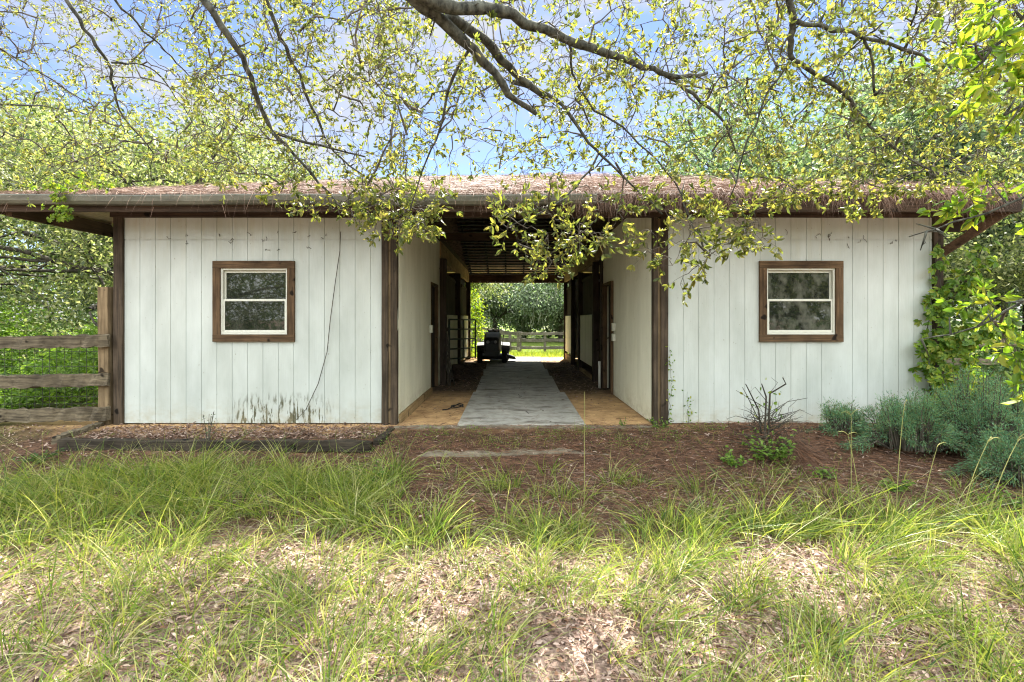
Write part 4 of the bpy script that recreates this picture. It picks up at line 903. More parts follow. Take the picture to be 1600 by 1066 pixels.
def tree(name, loc, h, label, leafmat, nleaf=16000, lsize=.14, spread=.75, crown_r=1.0, moss=0, lean=(0, 0), trunk_r=None, group='trees around the barn', barkm='bark_dark', low=.35, cat='tree'):
    x, y = loc; z = float(hgt(x, y)); root = empty(name, (x, y, z), label, cat, group)
    mb = MB(); tips = []; r = trunk_r or h * .022; base = np.array((x, y, z - .2)); top = base + np.array((lean[0], lean[1], h * low))
    mb.tube([base, base * .6 + top * .4 + rng.normal(0, .1, 3), top], [r * 1.3, r, r * .8], 9, False)
    for k in range(7):
        a = k * 6.28 / 7 + rng.uniform(-.4, .4); s = rng.uniform(.35, 1.1); d = np.array((math.cos(a) * s, math.sin(a) * s, rng.uniform(.35, 1.1)))
        q = top + (base - top) * rng.uniform(0, .35) * (k % 2); grow(mb, q, d, h * .3 * rng.uniform(.8, 1.2), r * .5, 1, tips, 3, spread, .02)
    mb.build('trunk', barkm, root, smooth=True)
    T = np.array([t[0] for t in tips]); idx = rng.integers(0, len(T), nleaf); w = rng.random(len(T)) ** .6; idx = rng.choice(len(T), nleaf, p=w / w.sum())
    rr = h * .052 * crown_r * (rng.uniform(.5, 1.4, len(T)))[idx]
    c = T[idx] + rng.normal(0, 1, (nleaf, 3)) * rr[:, None] * np.array((1, 1, .62)); c[:, 2] = np.maximum(c[:, 2], z + .3)
    V, f = kite_geo(c, rdir(nleaf) + np.array([[0, 0, -.35]]), rng.uniform(.7, 1.3, nleaf) * lsize, rng.uniform(.4, .6, nleaf) * lsize, up=np.array([[0, 0, .8]]))
    npmesh('crown', V, f, leafmat, root, smooth=False)
    if moss:
        i = rng.integers(0, len(T), moss); c = T[i] + rng.normal(0, h * .03, (moss, 3)); V, f = ribbon_geo(c, np.array([[0, 0, -1.]]) + rng.normal(0, .12, (moss, 3)), rng.uniform(.4, 1.3, moss), rng.uniform(.05, .14, moss), rng.normal(0, .1, (moss, 3)), seg=3)
        tag(npmesh('moss', V, f, 'moss', root), kind='stuff')
    return root
def clone(src, loc, rz, s, label, group=None):
    c = src.copy(); COL.objects.link(c); c.location = (loc[0], loc[1], float(hgt(*loc))); c.rotation_euler = (0, 0, rz); c.scale = (s, s, s); c['label'] = label
    if group: c['group'] = group
    for ch in src.children:
        k = ch.copy(); COL.objects.link(k); k.parent = c
    return c
tA = tree('oak_tree', (-8.6, 11.2), 8.6, 'nearest yellow green oak left of the barn with dark limbs under the eave', 'leftleaf', 15000, .11, .8, lean=(.6, -.4), low=.3)
tB = tree('oak_tree', (-14.2, 24), 12.5, 'round topped oak rising behind the left half of the roof', 'leftleaf', 30000, .2, .7, 1.0)
tC = tree('oak_tree', (13.5, 21), 14.5, 'tall grey green oak behind the right room with dark forking trunk', 'greyleaf', 42000, .22, .75, 1.15, moss=260, low=.4)
tD = tree('moss_oak', (-1.5, 43), 9.5, 'haze paled moss hung oak in the gap framed by the aisle, left of centre', 'hazeleaf', 24000, .24, .9, 1.25, moss=700, low=.22)
k = 0
for src, loc, rz, s, lab in (
    (tA, (-12.0, 14.5), 2.1, 1.25, 'taller yellow green oak behind the nearest oak at the left edge'),
    (tA, (-11.6, 9.0), 4.0, .9, 'low bushy oak over the undergrowth at the left edge of the photo'),
    (tC, (-20, 27), 1.2, .9, 'grey green oak far left beyond the nearer yellow green oaks'),
    (tB, (-7.2, 27.5), 1.0, .84, 'oak behind the left room, just left of the roof ridge'),
    (tB, (-24, 20), 2.0, 1.1, 'oak out at the far left edge behind the others'),
    (tC, (8.8, 27), 2.6, .78, 'smaller grey green oak just right of the roof ridge'),
    (tC, (19.8, 24), 4.4, 1.1, 'grey green oak behind the right end of the roof'),
    (tC, (14.2, 13.2), .8, .62, 'grey green oak right of the barn, over the rail fence'),
    (tB, (11.6, 16.8), .3, .75, 'bushy oak right of the barn between fence and tall oaks'),
    (tA, (-16.5, 12.0), 5.2, 1.15, 'spreading oak at the left edge behind the undergrowth'), (tA, (-13.0, 18.5), .6, 1.3, 'yellow green oak filling the gap under the left eave'),
    (tB, (-4.6, 26.5), 2.7, .93, 'oak rising behind the roof ridge left of the aisle'), (tA, (-9.8, 18.0), 3.6, 1.35, 'full yellow green oak over the left room'), (tC, (5.9, 31), 5.9, .72, 'small distant oak showing over the ridge right of the aisle'),
    (tC, (16.5, 16.5), 5.5, .8, 'grey green oak close behind the right eave corner'), (tC, (10.6, 20.5), 1.9, .85, 'tall grey green oak over the middle of the right room'), (tB, (10.0, 12.0), 2.9, .5, 'small bushy oak by the right rail fence'),
    (tC, (25, 18), 3.3, .9, 'oak at the far right edge behind the others'),
    (tD, (4.2, 41.5), 2.2, 1.0, 'haze paled moss hung oak framed by the aisle, right of centre'),
    (tD, (9.5, 45), 4.1, 1.1, 'distant moss oak hidden mostly by the right side of the barn'),
    (tD, (-8.0, 40), 1.1, 1.0, 'distant moss oak left of the aisle view'),
    (tD, (1.2, 50), 5.0, 1.2, 'farthest moss oak in the middle of the aisle view'),
    (tB, (-30, 45), 2.0, 1.2, 'far woodland oak beyond the left fence'), (tC, (30, 42), 1.0, 1.1, 'far woodland oak beyond the right fence'),
    (tA, (-9.0, -9.5), 1.0, 1.05, 'oak behind the photographer reflected in the left window'), (tA, (9.2, -10), 3.0, 1.05, 'oak behind the photographer reflected in the right window'),
    (tA, (-12.5, -7), 2.4, 1.0, 'oak at the back left reflected in the panes'), (tA, (12.5, -7), 4.4, 1.0, 'oak at the back right reflected in the panes')):
    clone(src, loc, rz, s, lab)
# undergrowth: leafy weeds left of the barn and by the rear door
def foliage_mass(name, n, cfun, mat, label, cat, ls=.06, kind='stuff', group=None, origin=(0, 0, 0), geo=leaf_geo, wr=.45, parent=None):
    c = cfun(n); up = np.array([[0, -.3, 1.]])
    V, f = geo(c, rdir(len(c)) * np.array((1, 1, .5)), rng.uniform(.6, 1.3, len(c)) * ls, rng.uniform(.8, 1.1, len(c)) * ls * wr, up=up)
    o = npmesh(name, V, f, mat, parent, origin=origin); return tag(o, label, cat, group, kind)
def lf(n):
    x = rng.uniform(-14, -5.6, n); y = rng.uniform(6.9, 11.5, n); top = .55 + .35 * np.sin(x * 1.9 + y) + .25 * np.sin(x * 4.1 - y * 2) + .20 * (y - 7) ; top = np.clip(top, .2, 2.1)
    return np.stack([x, y, hgt(x, y) + top * rng.random(n) ** .55], 1)
foliage_mass('undergrowth', 42000, lf, 'weed', 'bright green weeds growing thick behind the left rail fence', 'undergrowth', .085, origin=(-9, 9, 0))
def lf2(n):
    x = rng.uniform(5.9, 15, n); y = rng.uniform(7.5, 14, n); top = np.clip(.45 + .3 * np.sin(x * 2.2 + y) + .2 * np.sin(x * 4.7), .1, 1.6)
    return np.stack([x, y, hgt(x, y) + top * rng.random(n) ** .6], 1)
foliage_mass('undergrowth', 22000, lf2, 'greenleaf', 'dull green undergrowth round the right rail fence', 'undergrowth', .08, origin=(10, 10, 0))
def ring(n):
    k = 330; a = rng.uniform(0, 6.283, k); r = rng.uniform(48, 72, k); h = rng.uniform(6.5, 11.5, k); i = rng.integers(0, k, n); i = i
    s = rng.normal(0, 1, (n, 3)); s /= np.linalg.norm(s, axis=1)[:, None]; s *= rng.uniform(.75, 1.05, n)[:, None]
    x = r[i] * np.sin(a[i]) + s[:, 0] * h[i] * .5; y = r[i] * np.cos(a[i]) + s[:, 1] * h[i] * .5
    return np.stack([x, y, hgt(x, y) + h[i] * .52 + s[:, 2] * h[i] * .5 * (1 + .25 * np.sin(s[:, 0] * 5 + i))], 1)
foliage_mass('woodland', 130000, ring, 'greenleaf', 'far wood closing the view all round the clearing', 'woodland', .75, origin=(0, 60, 0), geo=kite_geo)
def bk(n):
    x = rng.uniform(-17, 17, n); y = rng.uniform(-9.5, -6, n) - .02 * x * x; top = np.clip(1.1 + .6 * np.sin(x * 1.3) + .4 * np.sin(x * 3.1 + y), .4, 2.2)
    return np.stack([x, y, hgt(x, y) + top * rng.random(n) ** .6], 1)
foliage_mass('undergrowth', 26000, bk, 'greenleaf', 'bushes behind the photographer mirrored in the window panes', 'undergrowth', .13, origin=(0, -8, 0))
# vines
def vine(name, paths, label, mat, nleaf, ls, spread=.08, stem=.006, group='climbing vines on the barn', palm=True, out=(0, -1, 0)):
    p0 = paths[0][0]; root = empty(name, tuple(p0), label, 'vine', group); mb = MB(); cs = []
    for pts in paths:
        pts = np.array(pts, float); t = np.linspace(0, 1, 14); seg = np.linspace(0, 1, len(pts)); q = np.stack([np.interp(t, seg, pts[:, k]) for k in range(3)], 1); q[1:-1] += rng.normal(0, .012, (12, 3))
        mb.tube(q, np.linspace(stem, stem * .4, 14), 5); u = rng.random(nleaf); cs.append(np.stack([np.interp(u, t, q[:, k]) for k in range(3)], 1) + rng.normal(0, spread, (nleaf, 3)) * np.array((1, .6, 1)) + np.array(out) * abs(spread) * .6)
    mb.build('stem', 'bark_dark', root); c = np.concatenate(cs); n = len(c)
    if palm:
        g = []; nd = unit(np.array([out]) + rng.normal(0, .45, (n, 3)) + np.array([[0, 0, .35]])); dn = unit(np.cross(nd, rdir(n))); dn = unit(dn + np.array([[0, 0, -.5]])); s = unit(np.cross(nd, dn))
        for a in (-1.25, -.6, 0, .6, 1.25):
            d = dn * math.cos(a) + s * math.sin(a); g.append(leaf_geo(c, d, ls * (1 - .18 * abs(a)), ls * .42, .2, up=nd))
        V, f = joinG(g)
    else: V, f = leaf_geo(c, rdir(n) + np.array([[0, 0, -.5]]), rng.uniform(.6, 1.2, n) * ls, ls * .6, .2, up=np.array([out]) * 1.0)
    npmesh('leaves', V, f, mat, root); return root
vine('creeper', [[(5.55, 6.28, 0), (5.6, 6.30, .8), (5.58, 6.28, 1.5), (5.5, 6.27, 2.3)], [(5.72, 6.25, .1), (5.85, 6.2, .9), (5.75, 6.15, 1.8), (5.95, 6.1, 2.3)], [(5.5, 6.33, .3), (5.42, 6.33, 1.0), (5.5, 6.3, 1.8)], [(5.6, 6.25, .9), (5.95, 6.0, 1.3), (6.3, 5.9, 1.1)]],
     'creeper with five fingered leaves climbing the right corner post', 'vine', 105, .10, .085, .009)
vine('creeper', [[(-5.28, 5.74, 2.98), (-5.30, 5.63, 2.8), (-5.24, 5.60, 2.6), (-5.2, 5.6, 2.5)], [(-5.9, 5.95, 2.95), (-5.5, 5.9, 3.0), (-5.1, 5.9, 3.02), (-4.9, 6.0, 3.04)]], 'bright creeper spilling over the left end of the gutter', 'vinelit', 48, .06, .055, .004)
vine('creeper', [[(-1.5, 17.3, 0), (-1.35, 17.35, 1), (-1.3, 17.4, 2), (-1.45, 17.4, 2.7)], [(-1.2, 17.4, 0), (-1.1, 17.5, 1.0), (-1.25, 17.5, 1.9)], [(-1.6, 17.4, 0), (-1.55, 17.5, 1.4), (-1.5, 17.4, 2.4)]], 'sunlit yellow green creeper filling the left side of the far doorway', 'vinelit', 420, .08, .13, .01, palm=False)
vine('creeper', [[(2.06, 6.34, 0), (2.09, 6.345, .5), (2.07, 6.34, 1.0)]], 'thin small leaved creeper climbing beside the right aisle post', 'vine', 46, .035, .03, .003, palm=False)
vine('creeper', [[(2.31, 6.36, 0), (2.32, 6.36, .2), (2.31, 6.36, .42)]], 'short small leaved creeper sprig at the foot of the right wall', 'vine', 30, .035, .03, .003, palm=False)
# juniper bushes
def juniper(cx, cy, rx, ry, hz, n, label):
    z = float(hgt(cx, cy)); root = empty('juniper_bush', (cx, cy, z), label, 'bush', 'blue green junipers at the right corner'); mb = MB(); g = []
    for i in range(int(n * .85)):
        a = rng.uniform(0, 6.28); e = rng.random() ** .5; s = rng.uniform(.5, 1.0) * (1 + .28 * math.sin(a * 3 + cx) + .16 * math.sin(a * 7 + cy * 3))
        tip = np.array((cx + math.cos(a) * rx * e * s, cy + math.sin(a) * ry * e * s, z + hz * math.sqrt(max(.03, 1 - min(1, e * s) ** 2)) * rng.uniform(.35, 1.15) * (1 + .25 * math.sin(a * 5 + cx * 2))))
        b = np.array((cx + math.cos(a) * rx * .5 * e, cy + math.sin(a) * ry * .5 * e, z + .1 * hz)); mid = (b + tip) / 2 + np.array((0, 0, .16 * hz)); mb.tube([b, mid, tip], [.007, .005, .0015], 4, False)
        d = tip - mid; d /= np.linalg.norm(d); m_ = 64; t = rng.random(m_) ** .7
        sub = unit(d[None] + rng.normal(0, .6, (m_, 3)) + np.array([[0, 0, -.25]])); c = mid + (tip - mid) * t[:, None] + sub * rng.uniform(0, .07, m_)[:, None]
        g.append(kite_geo(c, sub, rng.uniform(.018, .045, m_), rng.uniform(.004, .009, m_)))
    mb.build('stems', 'twig', root); V, f = joinG(g); npmesh('foliage', V, f, 'juniper', root, smooth=False)
juniper(4.45, 5.4, .66, .45, .52, 400, 'blue green juniper mound left of the group, before the right wall')
juniper(5.2, 5.35, .78, .5, .70, 500, 'blue green juniper mound in the middle, below the creeper post')
juniper(5.0, 4.7, .66, .45, .46, 420, 'lower blue green juniper mound at the front of the group')
juniper(6.0, 5.15, .7, .55, .66, 400, 'blue green juniper mound at the right edge of the photo')
juniper(3.95, 5.75, .36, .22, .30, 110, 'small juniper sprig at the foot of the right wall beneath the window')
# small leafy plants
def plant(px, py, Y, h, r, n, ls, label, mat='weed', name='weed_plant', group='low weeds before the barn'):
    c = P(px, py, Y); x, y = c[0], Y; z = float(hgt(x, y)); root = empty(name, (x, y, z), label, 'plant', group); mb = MB(); cs = []; ds = []
    for i in range(n):
        a = rng.uniform(0, 6.28); t = np.array((x + math.cos(a) * r * rng.uniform(.3, 1), y + math.sin(a) * r * .7, z + h * rng.uniform(.4, 1))); b = np.array((x, y, z)); mb.tube([b, (b + t) / 2 + np.array((0, 0, h * .1)), t], .0028, 4, False)
        for k in range(7): s = rng.uniform(.35, 1); cs.append(b + (t - b) * s + rng.normal(0, .012, 3)); ds.append(rng.normal(0, 1, 3) * np.array((1, 1, .4)))
    mb.build('stem', 'twig', root); V, f = leaf_geo(np.array(cs), np.array(ds), rng.uniform(.7, 1.2, len(cs)) * ls, ls * .5, .2, up=np.array([[0, -.2, 1.]])); npmesh('leaves', V, f, mat, root)
plant(1145, 700, 5.1, .16, .2, 14, .05, 'low pale green weed left of the dead shrub'); plant(1285, 708, 4.9, .14, .12, 9, .045, 'tiny green weed right of the dead shrub')
plant(590, 745, 4.7, .3, .1, 8, .05, 'upright green weed at the right end of the grass band'); plant(60, 700, 5.3, .14, .3, 16, .045, 'flat creeping weed by the left end of the timber', 'greenleaf')
plant(1395, 720, 4.6, .14, .2, 12, .045, 'low green weed before the juniper mounds'); plant(1560, 755, 4.2, .12, .25, 12, .045, 'low green weed at the right edge below the juniper')
plant(1030, 655, 6.1, .12, .22, 16, .035, 'low weeds at the right end of the aisle threshold', 'weed'); plant(975, 650, 6.2, .12, .1, 6, .03, 'small sprig on the sand right of the aisle slab')
plant(1205, 690, 5.2, .34, .36, 44, .05, 'leafy green bramble round the foot of the dead shrub'); plant(325, 655, 5.6, .45, .1, 7, .025, 'thin grey weed standing against the left wall', 'greyleaf')
plant(1500, 640, 5.75, .9, .35, 30, .08, 'yellow leaved sapling rising behind the juniper', 'vinelit')
def gc(n):
    x = rng.uniform(-1.9, 3.0, n); y = rng.uniform(5.45, 6.12, n); k = np.sin(x * 4.1 + 2 * np.sin(y * 6)) + np.sin(x * 9 + y * 5) > .35; x, y = x[k], y[k]
    return np.stack([x, y, hgt(x, y) + rng.uniform(.01, .06, len(x))], 1)
foliage_mass('ground_weeds', 2600, gc, 'weed', 'tiny green weeds creeping along the aisle threshold', 'ground cover', .022, origin=(0, 5.8, 0))
# dead shrub
root = empty('dead_shrub', (2.98, 5.45, float(hgt(2.98, 5.45))), 'bare broken shrub with dead sticks before the right window', 'shrub'); mb = MB()
for (pts, r) in (([(1190, 665), (1185, 640), (1165, 600)], .012), ([(1195, 665), (1197, 620), (1190, 600)], .013), ([(1200, 665), (1203, 615), (1228, 600), (1223, 590)], .013), ([(1185, 655), (1168, 620), (1160, 605)], .006), ([(1205, 650), (1230, 628), (1262, 622)], .005),
                 ([(1200, 640), (1150, 610)], .005), ([(1210, 660), (1250, 640), (1270, 650)], .004), ([(1190, 660), (1150, 650), (1135, 655)], .004), ([(1200, 630), (1180, 605), (1172, 612)], .004), ([(1205, 612), (1215, 598), (1205, 590)], .004)):
    q = [P(x, y, 5.45 + random.uniform(-.12, .12)) for x, y in pts]
    if r > .01: q[0][2] -= .15
    mb.tube(q, np.linspace(r, r * .45, len(q)), 5)
for i in range(80):
    a = rng.uniform(-1.5, 1.5); b = np.array((2.9 + rng.normal(0, .12), 5.43 + rng.normal(0, .06), rng.uniform(-.05, .3))); l = rng.uniform(.15, .42); q = [b]
    for k in range(4): a += rng.normal(0, .35); q.append(q[-1] + np.array((math.sin(a), rng.normal(0, .4), abs(math.cos(a)) * .7)) * l / 4)
    mb.tube(q, [.004, .0035, .003, .002, .001], 4)
mb.build('stems', 'bark_dark', root)
n = 1500; a = rng.uniform(0, 6.28, n); e = rng.random(n) ** .5; c = np.stack([2.98 + np.cos(a) * .38 * e, 5.38 + np.sin(a) * .25 * e, hgt(2.98, 5.4) + .26 * (1 - e * e) * rng.random(n)], 1)
V, f = needles(c, np.stack([np.cos(a), np.sin(a), rng.normal(-.2, .4, n)], 1), rng.uniform(.1, .2, n), .004, .3); npmesh('caught_straw', V, f, 'straw', root)
n = 26; q = np.repeat(np.array([[2.85, 5.4, .2]]), n, 0) + rng.normal(0, .12, (n, 3)); V, f = leaf_geo(q + np.array([[-.05, 0, .22]]), rdir(n), .05, .028, .2); npmesh('leaves', V, f, 'vine', root)

# ------------------------------------------------------------------ oaks overhanging the camera
LOWX = [-60, 0, 120, 230, 300, 360, 420, 480, 560, 610, 650, 700, 725, 760, 790, 850, 900, 950, 1000, 1050, 1100, 1160, 1195, 1215, 1290, 1350, 1420, 1500, 1660]
LOWY = [300, 300, 290, 270, 295, 325, 315, 330, 365, 385, 385, 335, 275, 310, 405, 435, 400, 385, 405, 455, 430, 380, 420, 320, 300, 325, 335, 290, 290]
def canopy(name, trunk_pts, trunk_r, limbs, regions, label, mat='oakleaf', lsz=(.034, .062), barkm='bark', sub=1.0):
    """limbs: (list of (px,py,Y), r0, r1, joined-to-trunk). regions: (n, px0, px1, py0, py1, Y0, Y1)"""
    z0 = float(hgt(trunk_pts[0][0], trunk_pts[0][1])); root = empty(name, (trunk_pts[0][0], trunk_pts[0][1], z0), label, 'tree', 'oaks overhanging the clearing')
    mb = MB(); nodes = []; nrad = []
    tp = [np.array(p, float) for p in trunk_pts]; mb.tube(tp, np.linspace(trunk_r * 1.15, trunk_r * .6, len(tp)), 12, False)
    for pts, r0, r1, join in limbs:
        q = np.array([P(*p) for p in pts]); k = len(q); t = np.linspace(0, 1, k); n = max(10, int(np.linalg.norm(np.diff(q, axis=0), axis=1).sum() / .09))
        # smooth resample
        u = np.linspace(0, 1, n); c = np.stack([np.interp(u, t, q[:, i]) for i in range(3)], 1)
        for _ in range(3): c[1:-1] = (c[:-2] + 2 * c[1:-1] + c[2:]) / 4
        c[1:-1] += rng.normal(0, .007, (n - 2, 3)); r = (r0 + (r1 - r0) * u) * 1.3; r *= 1 + rng.uniform(-.1, .14, n)
        if join:
            s = tp[-1]; e = c[0]; m1 = s * .5 + e * .5 + np.array((0, 0, .5)); br = []
            for w in np.linspace(0, 1, 8)[:-1]: br.append((1 - w) ** 2 * s + 2 * w * (1 - w) * m1 + w * w * e)
            mb.tube(br + [e], np.linspace(max(trunk_r * .5, r0), r0, 8), 8, False)
        mb.tube(c, r, 8); nodes += list(c[2:]); nrad += list(r[2:])
    for kx in range(26):
        b = nodes[int(rng.integers(0, len(nodes)))]; d = rng.normal(0, 1, 3); d /= np.linalg.norm(d); mb.tube([b, b + d * .05, b + d * rng.uniform(.07, .16)], [.009, .006, .003], 5)
    mb.build('trunk', barkm, root, smooth=True)
    tg = []
    for (n, a, b, c_, d, Y0, Y1) in regions:
        px = rng.uniform(a, b, n * 2); py = rng.uniform(c_, d, n * 2); low = np.interp(px, LOWX, LOWY)
        ok = np.where(py < low)[0][:n]; Y = rng.uniform(Y0, Y1, n * 2)
        tg += [P(px[i], py[i], Y[i]) for i in ok]
    tg = np.array(tg); nd = np.array(nodes); dist = np.array([np.min(np.linalg.norm(nd - t, axis=1)) for t in tg]); order = np.argsort(dist); lead = rng.random(len(tg)) < .17; nlead = int(lead.sum()); order = np.concatenate([[i for i in order if lead[i]], [i for i in order if not lead[i]]]).astype(int)
    tw = MB(); buf = np.zeros((len(nodes) + len(tg) * 7, 3)); buf[:len(nodes)] = nd; cnt = len(nodes); cs = []; ds = []; sz = []
    for rank, i in enumerate(order):
        t = tg[i]; D = np.linalg.norm(buf[:cnt] - t, axis=1) + rng.uniform(0, .12, cnt); j = int(np.argmin(D)); s = buf[j]; dl = np.linalg.norm(t - s)
        if dl < .08 : continue
        side = rng.normal(0, .12 * dl, 3); pts = []
        for w in np.linspace(0, 1, 7): pts.append(s + (t - s) * w + side * math.sin(w * math.pi) + np.array((0, 0, .14 * dl * math.sin(w * math.pi))))
        pts = np.array(pts); pts[1:-1] += rng.normal(0, .008 + .011 * min(dl, 1), (5, 3)); low_ = (t[2] - CH) / max(t[1], .5) < .28 or sub < 1; r0 = min(.0035 + .0068 * dl, .014) * sub * (1.45 if rank < nlead else .85)
        tw.tube(pts, np.linspace(r0, .0016, 7), 4 if r0 < .008 else 6, False)
        buf[cnt:cnt + 6] = pts[1:]; cnt += 6
        dr = pts[-1] - pts[-3]; dr /= np.linalg.norm(dr) + 1e-6
        for kx in range(rng.integers(3, 6) if low_ else rng.integers(2, 4)):
            w = rng.uniform(.35, 1) if kx else 1.0; b = pts[min(int(w * 6), 6)]; sd = dr * .8 + rng.normal(0, .6, 3) + np.array((0, 0, -.12)); sd /= np.linalg.norm(sd); l = rng.uniform(.08, .2)
            e = b + sd * l; tw.tube([b, (b + e) / 2 + rng.normal(0, .008, 3), e], [.0022, .0016, .001], 3, False)
            m_ = int(rng.integers(2, 6)); u = rng.random(m_) ** .6 * .7 + .3; c = b + (e - b) * u[:, None]; cs.append(c); ds.append(sd * .7 + rng.normal(0, .7, (m_, 3)))
            w_ = int(rng.integers(4, 8) if low_ else rng.integers(2, 6)); c = np.repeat(e[None], w_, 0) - sd * rng.uniform(0, .015, (w_, 1)); cs.append(c); ds.append(sd * .75 + rng.normal(0, .6, (w_, 3)))
            sz += [1.2 if (e[2] - CH) / max(e[1], .5) < .28 else 1.0] * (m_ + w_)
    tag(tw.build('twigs', 'twig', root), kind='stuff')
    c = np.concatenate(cs); d = np.concatenate(ds); n = len(c); ln = rng.uniform(lsz[0], lsz[1], n) * np.array(sz) * rng.choice([.55, .8, 1, 1, 1.15], n)
    V, f = leaf_geo(c, d, ln, ln * rng.uniform(.28, .46, n), rng.uniform(-.15, .45, n)[:, None], up=None); npmesh('leaves', V, f, mat, root)
    return root
canopy('oak_tree', [(-2.6, -2.2, -.3), (-2.5, -2.0, 1.2), (-2.2, -1.6, 2.9)], .22, [
    ([(560, -90, 2.6), (640, -12, 3.0), (700, 14, 3.1), (765, 10, 3.3), (830, 36, 3.4), (890, 66, 3.6), (950, 84, 3.8), (1000, 100, 3.9), (1050, 124, 4.0), (1105, 114, 4.1)], .040, .012, True),
    ([(1040, 118, 4.0), (1090, 150, 4.1), (1130, 190, 4.3), (1150, 240, 4.4)], .013, .006, False),
    ([(640, -12, 3.0), (690, 28, 3.2), (735, 75, 3.4), (775, 115, 3.5), (800, 158, 3.6), (838, 178, 3.7)], .036, .013, False),
    ([(700, 26, 3.25), (755, 55, 3.6), (790, 100, 3.8), (815, 125, 3.9), (852, 152, 4.0)], .030, .018, False),
    ([(800, 128, 3.9), (860, 146, 4.1), (885, 170, 4.2), (905, 205, 4.2), (935, 240, 4.3), (970, 275, 4.4), (1010, 308, 4.5), (1035, 335, 4.5)], .014, .005, False),
    ([(935, 240, 4.3), (905, 290, 4.2), (868, 325, 4.1), (800, 352, 4.0)], .008, .004, False),
    ([(888, 66, 3.6), (895, 120, 3.8), (915, 160, 3.9), (960, 190, 4.1), (1010, 230, 4.2), (1060, 290, 4.3), (1080, 350, 4.3), (1110, 400, 4.3)], .008, .004, False),
    ([(735, 75, 3.4), (700, 130, 3.6), (690, 200, 3.8), (660, 260, 4.0), (640, 330, 4.1)], .009, .004, False)],
    [(560, 560, 1230, -70, 130, 3.2, 6.8), (380, 600, 1200, 110, 275, 3.6, 6.6), (50, 750, 1010, 300, 430, 3.7, 4.4), (36, 1010, 1200, 300, 450, 3.7, 4.5), (34, 560, 705, 290, 380, 4.0, 4.7)],
    'middle overhanging oak with thick dark limbs crossing the top centre of the photo')
canopy('oak_tree', [(-5.6, .2, -.3), (-5.5, .3, 1.5), (-5.0, .6, 3.4)], .19, [
    ([(270, -80, 3.4), (312, -5, 3.5), (350, 42, 3.6), (385, 95, 3.8), (392, 130, 3.9), (410, 180, 4.1), (430, 215, 4.2), (470, 250, 4.4), (500, 290, 4.5), (545, 335, 4.6)], .024, .006, True),
    ([(425, 205, 4.2), (480, 225, 4.4), (530, 235, 4.6), (570, 245, 4.7)], .011, .006, False),
    ([(380, -80, 3.7), (412, -5, 3.9), (440, 60, 4.1), (460, 100, 4.3), (480, 150, 4.5), (500, 200, 4.7), (520, 240, 4.8), (560, 268, 4.9), (600, 300, 5.0)], .015, .005, True),
    ([(60, -70, 4.6), (103, 0, 4.7), (135, 46, 4.8), (160, 86, 5.0), (174, 103, 5.1), (178, 160, 5.3), (200, 195, 5.5), (240, 240, 5.7)], .017, .005, True),
    ([(174, 98, 5.1), (215, 97, 5.3), (245, 108, 5.6), (275, 150, 5.9), (300, 190, 6.2)], .008, .004, False),
    ([(150, -60, 4.8), (176, 0, 5.0), (215, 38, 5.2), (260, 80, 5.6), (285, 110, 6.0), (330, 140, 6.2)], .011, .005, True),
    ([(-60, 60, 6.0), (0, 75, 6.2), (50, 105, 6.5), (110, 145, 6.8), (170, 180, 7.2)], .011, .005, False),
    ([(-80, 155, 6.5), (0, 163, 6.7), (60, 165, 7.0), (120, 172, 7.5), (190, 200, 8.0)], .013, .005, False)],
    [(480, 290, 660, -70, 140, 3.6, 6.8), (300, 290, 640, 120, 290, 4.0, 6.4), (40, 400, 640, 280, 360, 4.3, 4.9), (560, -60, 320, -50, 300, 5.0, 9.0)],
    'left overhanging oak with slender grey limbs drooping across the top left of the photo', lsz=(.032, .056))
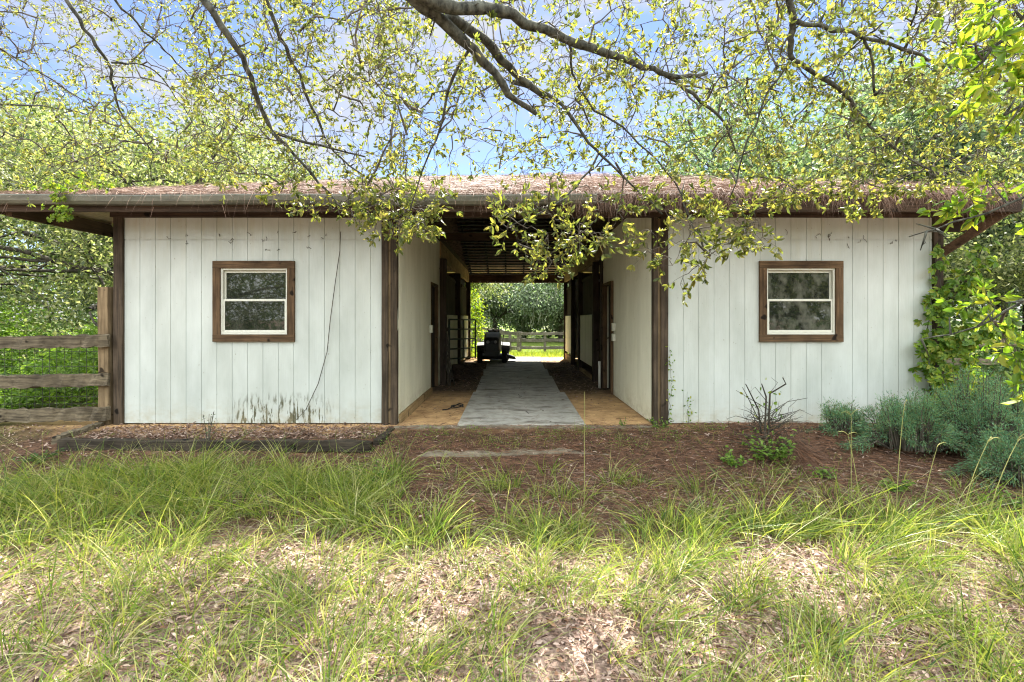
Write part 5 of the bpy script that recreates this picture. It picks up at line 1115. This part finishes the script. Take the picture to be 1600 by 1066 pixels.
canopy('oak_tree', [(4.6, .3, -.3), (4.5, .4, 1.4), (4.0, .8, 3.3)], .18, [
    ([(1225, -80, 3.3), (1233, -5, 3.4), (1243, 35, 3.5), (1233, 62, 3.6), (1234, 95, 3.7), (1280, 116, 3.9), (1320, 145, 4.0), (1350, 190, 4.2), (1398, 235, 4.4), (1440, 262, 4.6), (1480, 275, 4.8)], .021, .005, True),
    ([(1244, 33, 3.5), (1292, 44, 3.6), (1350, 55, 3.7), (1420, 80, 3.8), (1470, 100, 3.9), (1540, 118, 3.9), (1620, 140, 4.0)], .013, .007, False),
    ([(1350, 55, 3.7), (1362, 95, 3.8), (1367, 150, 3.9)], .009, .006, False), ([(1380, 35, 3.7), (1362, 50, 3.7), (1330, 75, 3.9), (1300, 120, 4.1)], .006, .004, False),
    ([(1234, 95, 3.7), (1205, 135, 3.8), (1185, 180, 3.9), (1160, 250, 4.1), (1140, 310, 4.2)], .007, .004, False),
    ([(1450, -60, 3.5), (1440, 0, 3.6), (1420, 50, 3.9), (1400, 130, 4.3)], .008, .004, True)],
    [(440, 1180, 1640, -70, 150, 3.1, 6.2), (340, 1180, 1640, 130, 300, 3.6, 5.8), (10, 1210, 1420, 285, 350, 4.2, 5.0), (7, 1150, 1215, 320, 420, 4.0, 4.4)],
    'right overhanging oak with forked grey limbs at the top right of the photo')
_lx, _ly = LOWX, LOWY; LOWX, LOWY = [0, 1700], [900, 900]
canopy('bay_tree', [(3.6, .55, -.3), (3.6, .6, 1.6), (3.4, .8, 3.0)], .07, [
    ([(1680, -60, 2.3), (1620, 10, 2.4), (1570, 60, 2.5), (1520, 110, 2.6)], .012, .004, True), ([(1700, 80, 2.5), (1640, 130, 2.5), (1570, 180, 2.6)], .008, .004, True),
    ([(1720, 230, 3.0), (1640, 290, 3.0), (1560, 330, 3.1), (1480, 350, 3.2), (1420, 370, 3.3)], .008, .003, True), ([(1720, 420, 3.0), (1640, 440, 3.1), (1560, 500, 3.2), (1500, 520, 3.4), (1440, 530, 3.4)], .007, .003, True)],
    [(26, 1490, 1640, -20, 170, 2.3, 3.0), (4, 1480, 1620, 300, 390, 3.2, 3.8), (5, 1500, 1620, 440, 590, 3.2, 4.0)],
    'leafy bay tree with large bright leaves leaning in from the upper right edge', 'broad', (.055, .095), sub=.7)
LOWX, LOWY = _lx, _ly
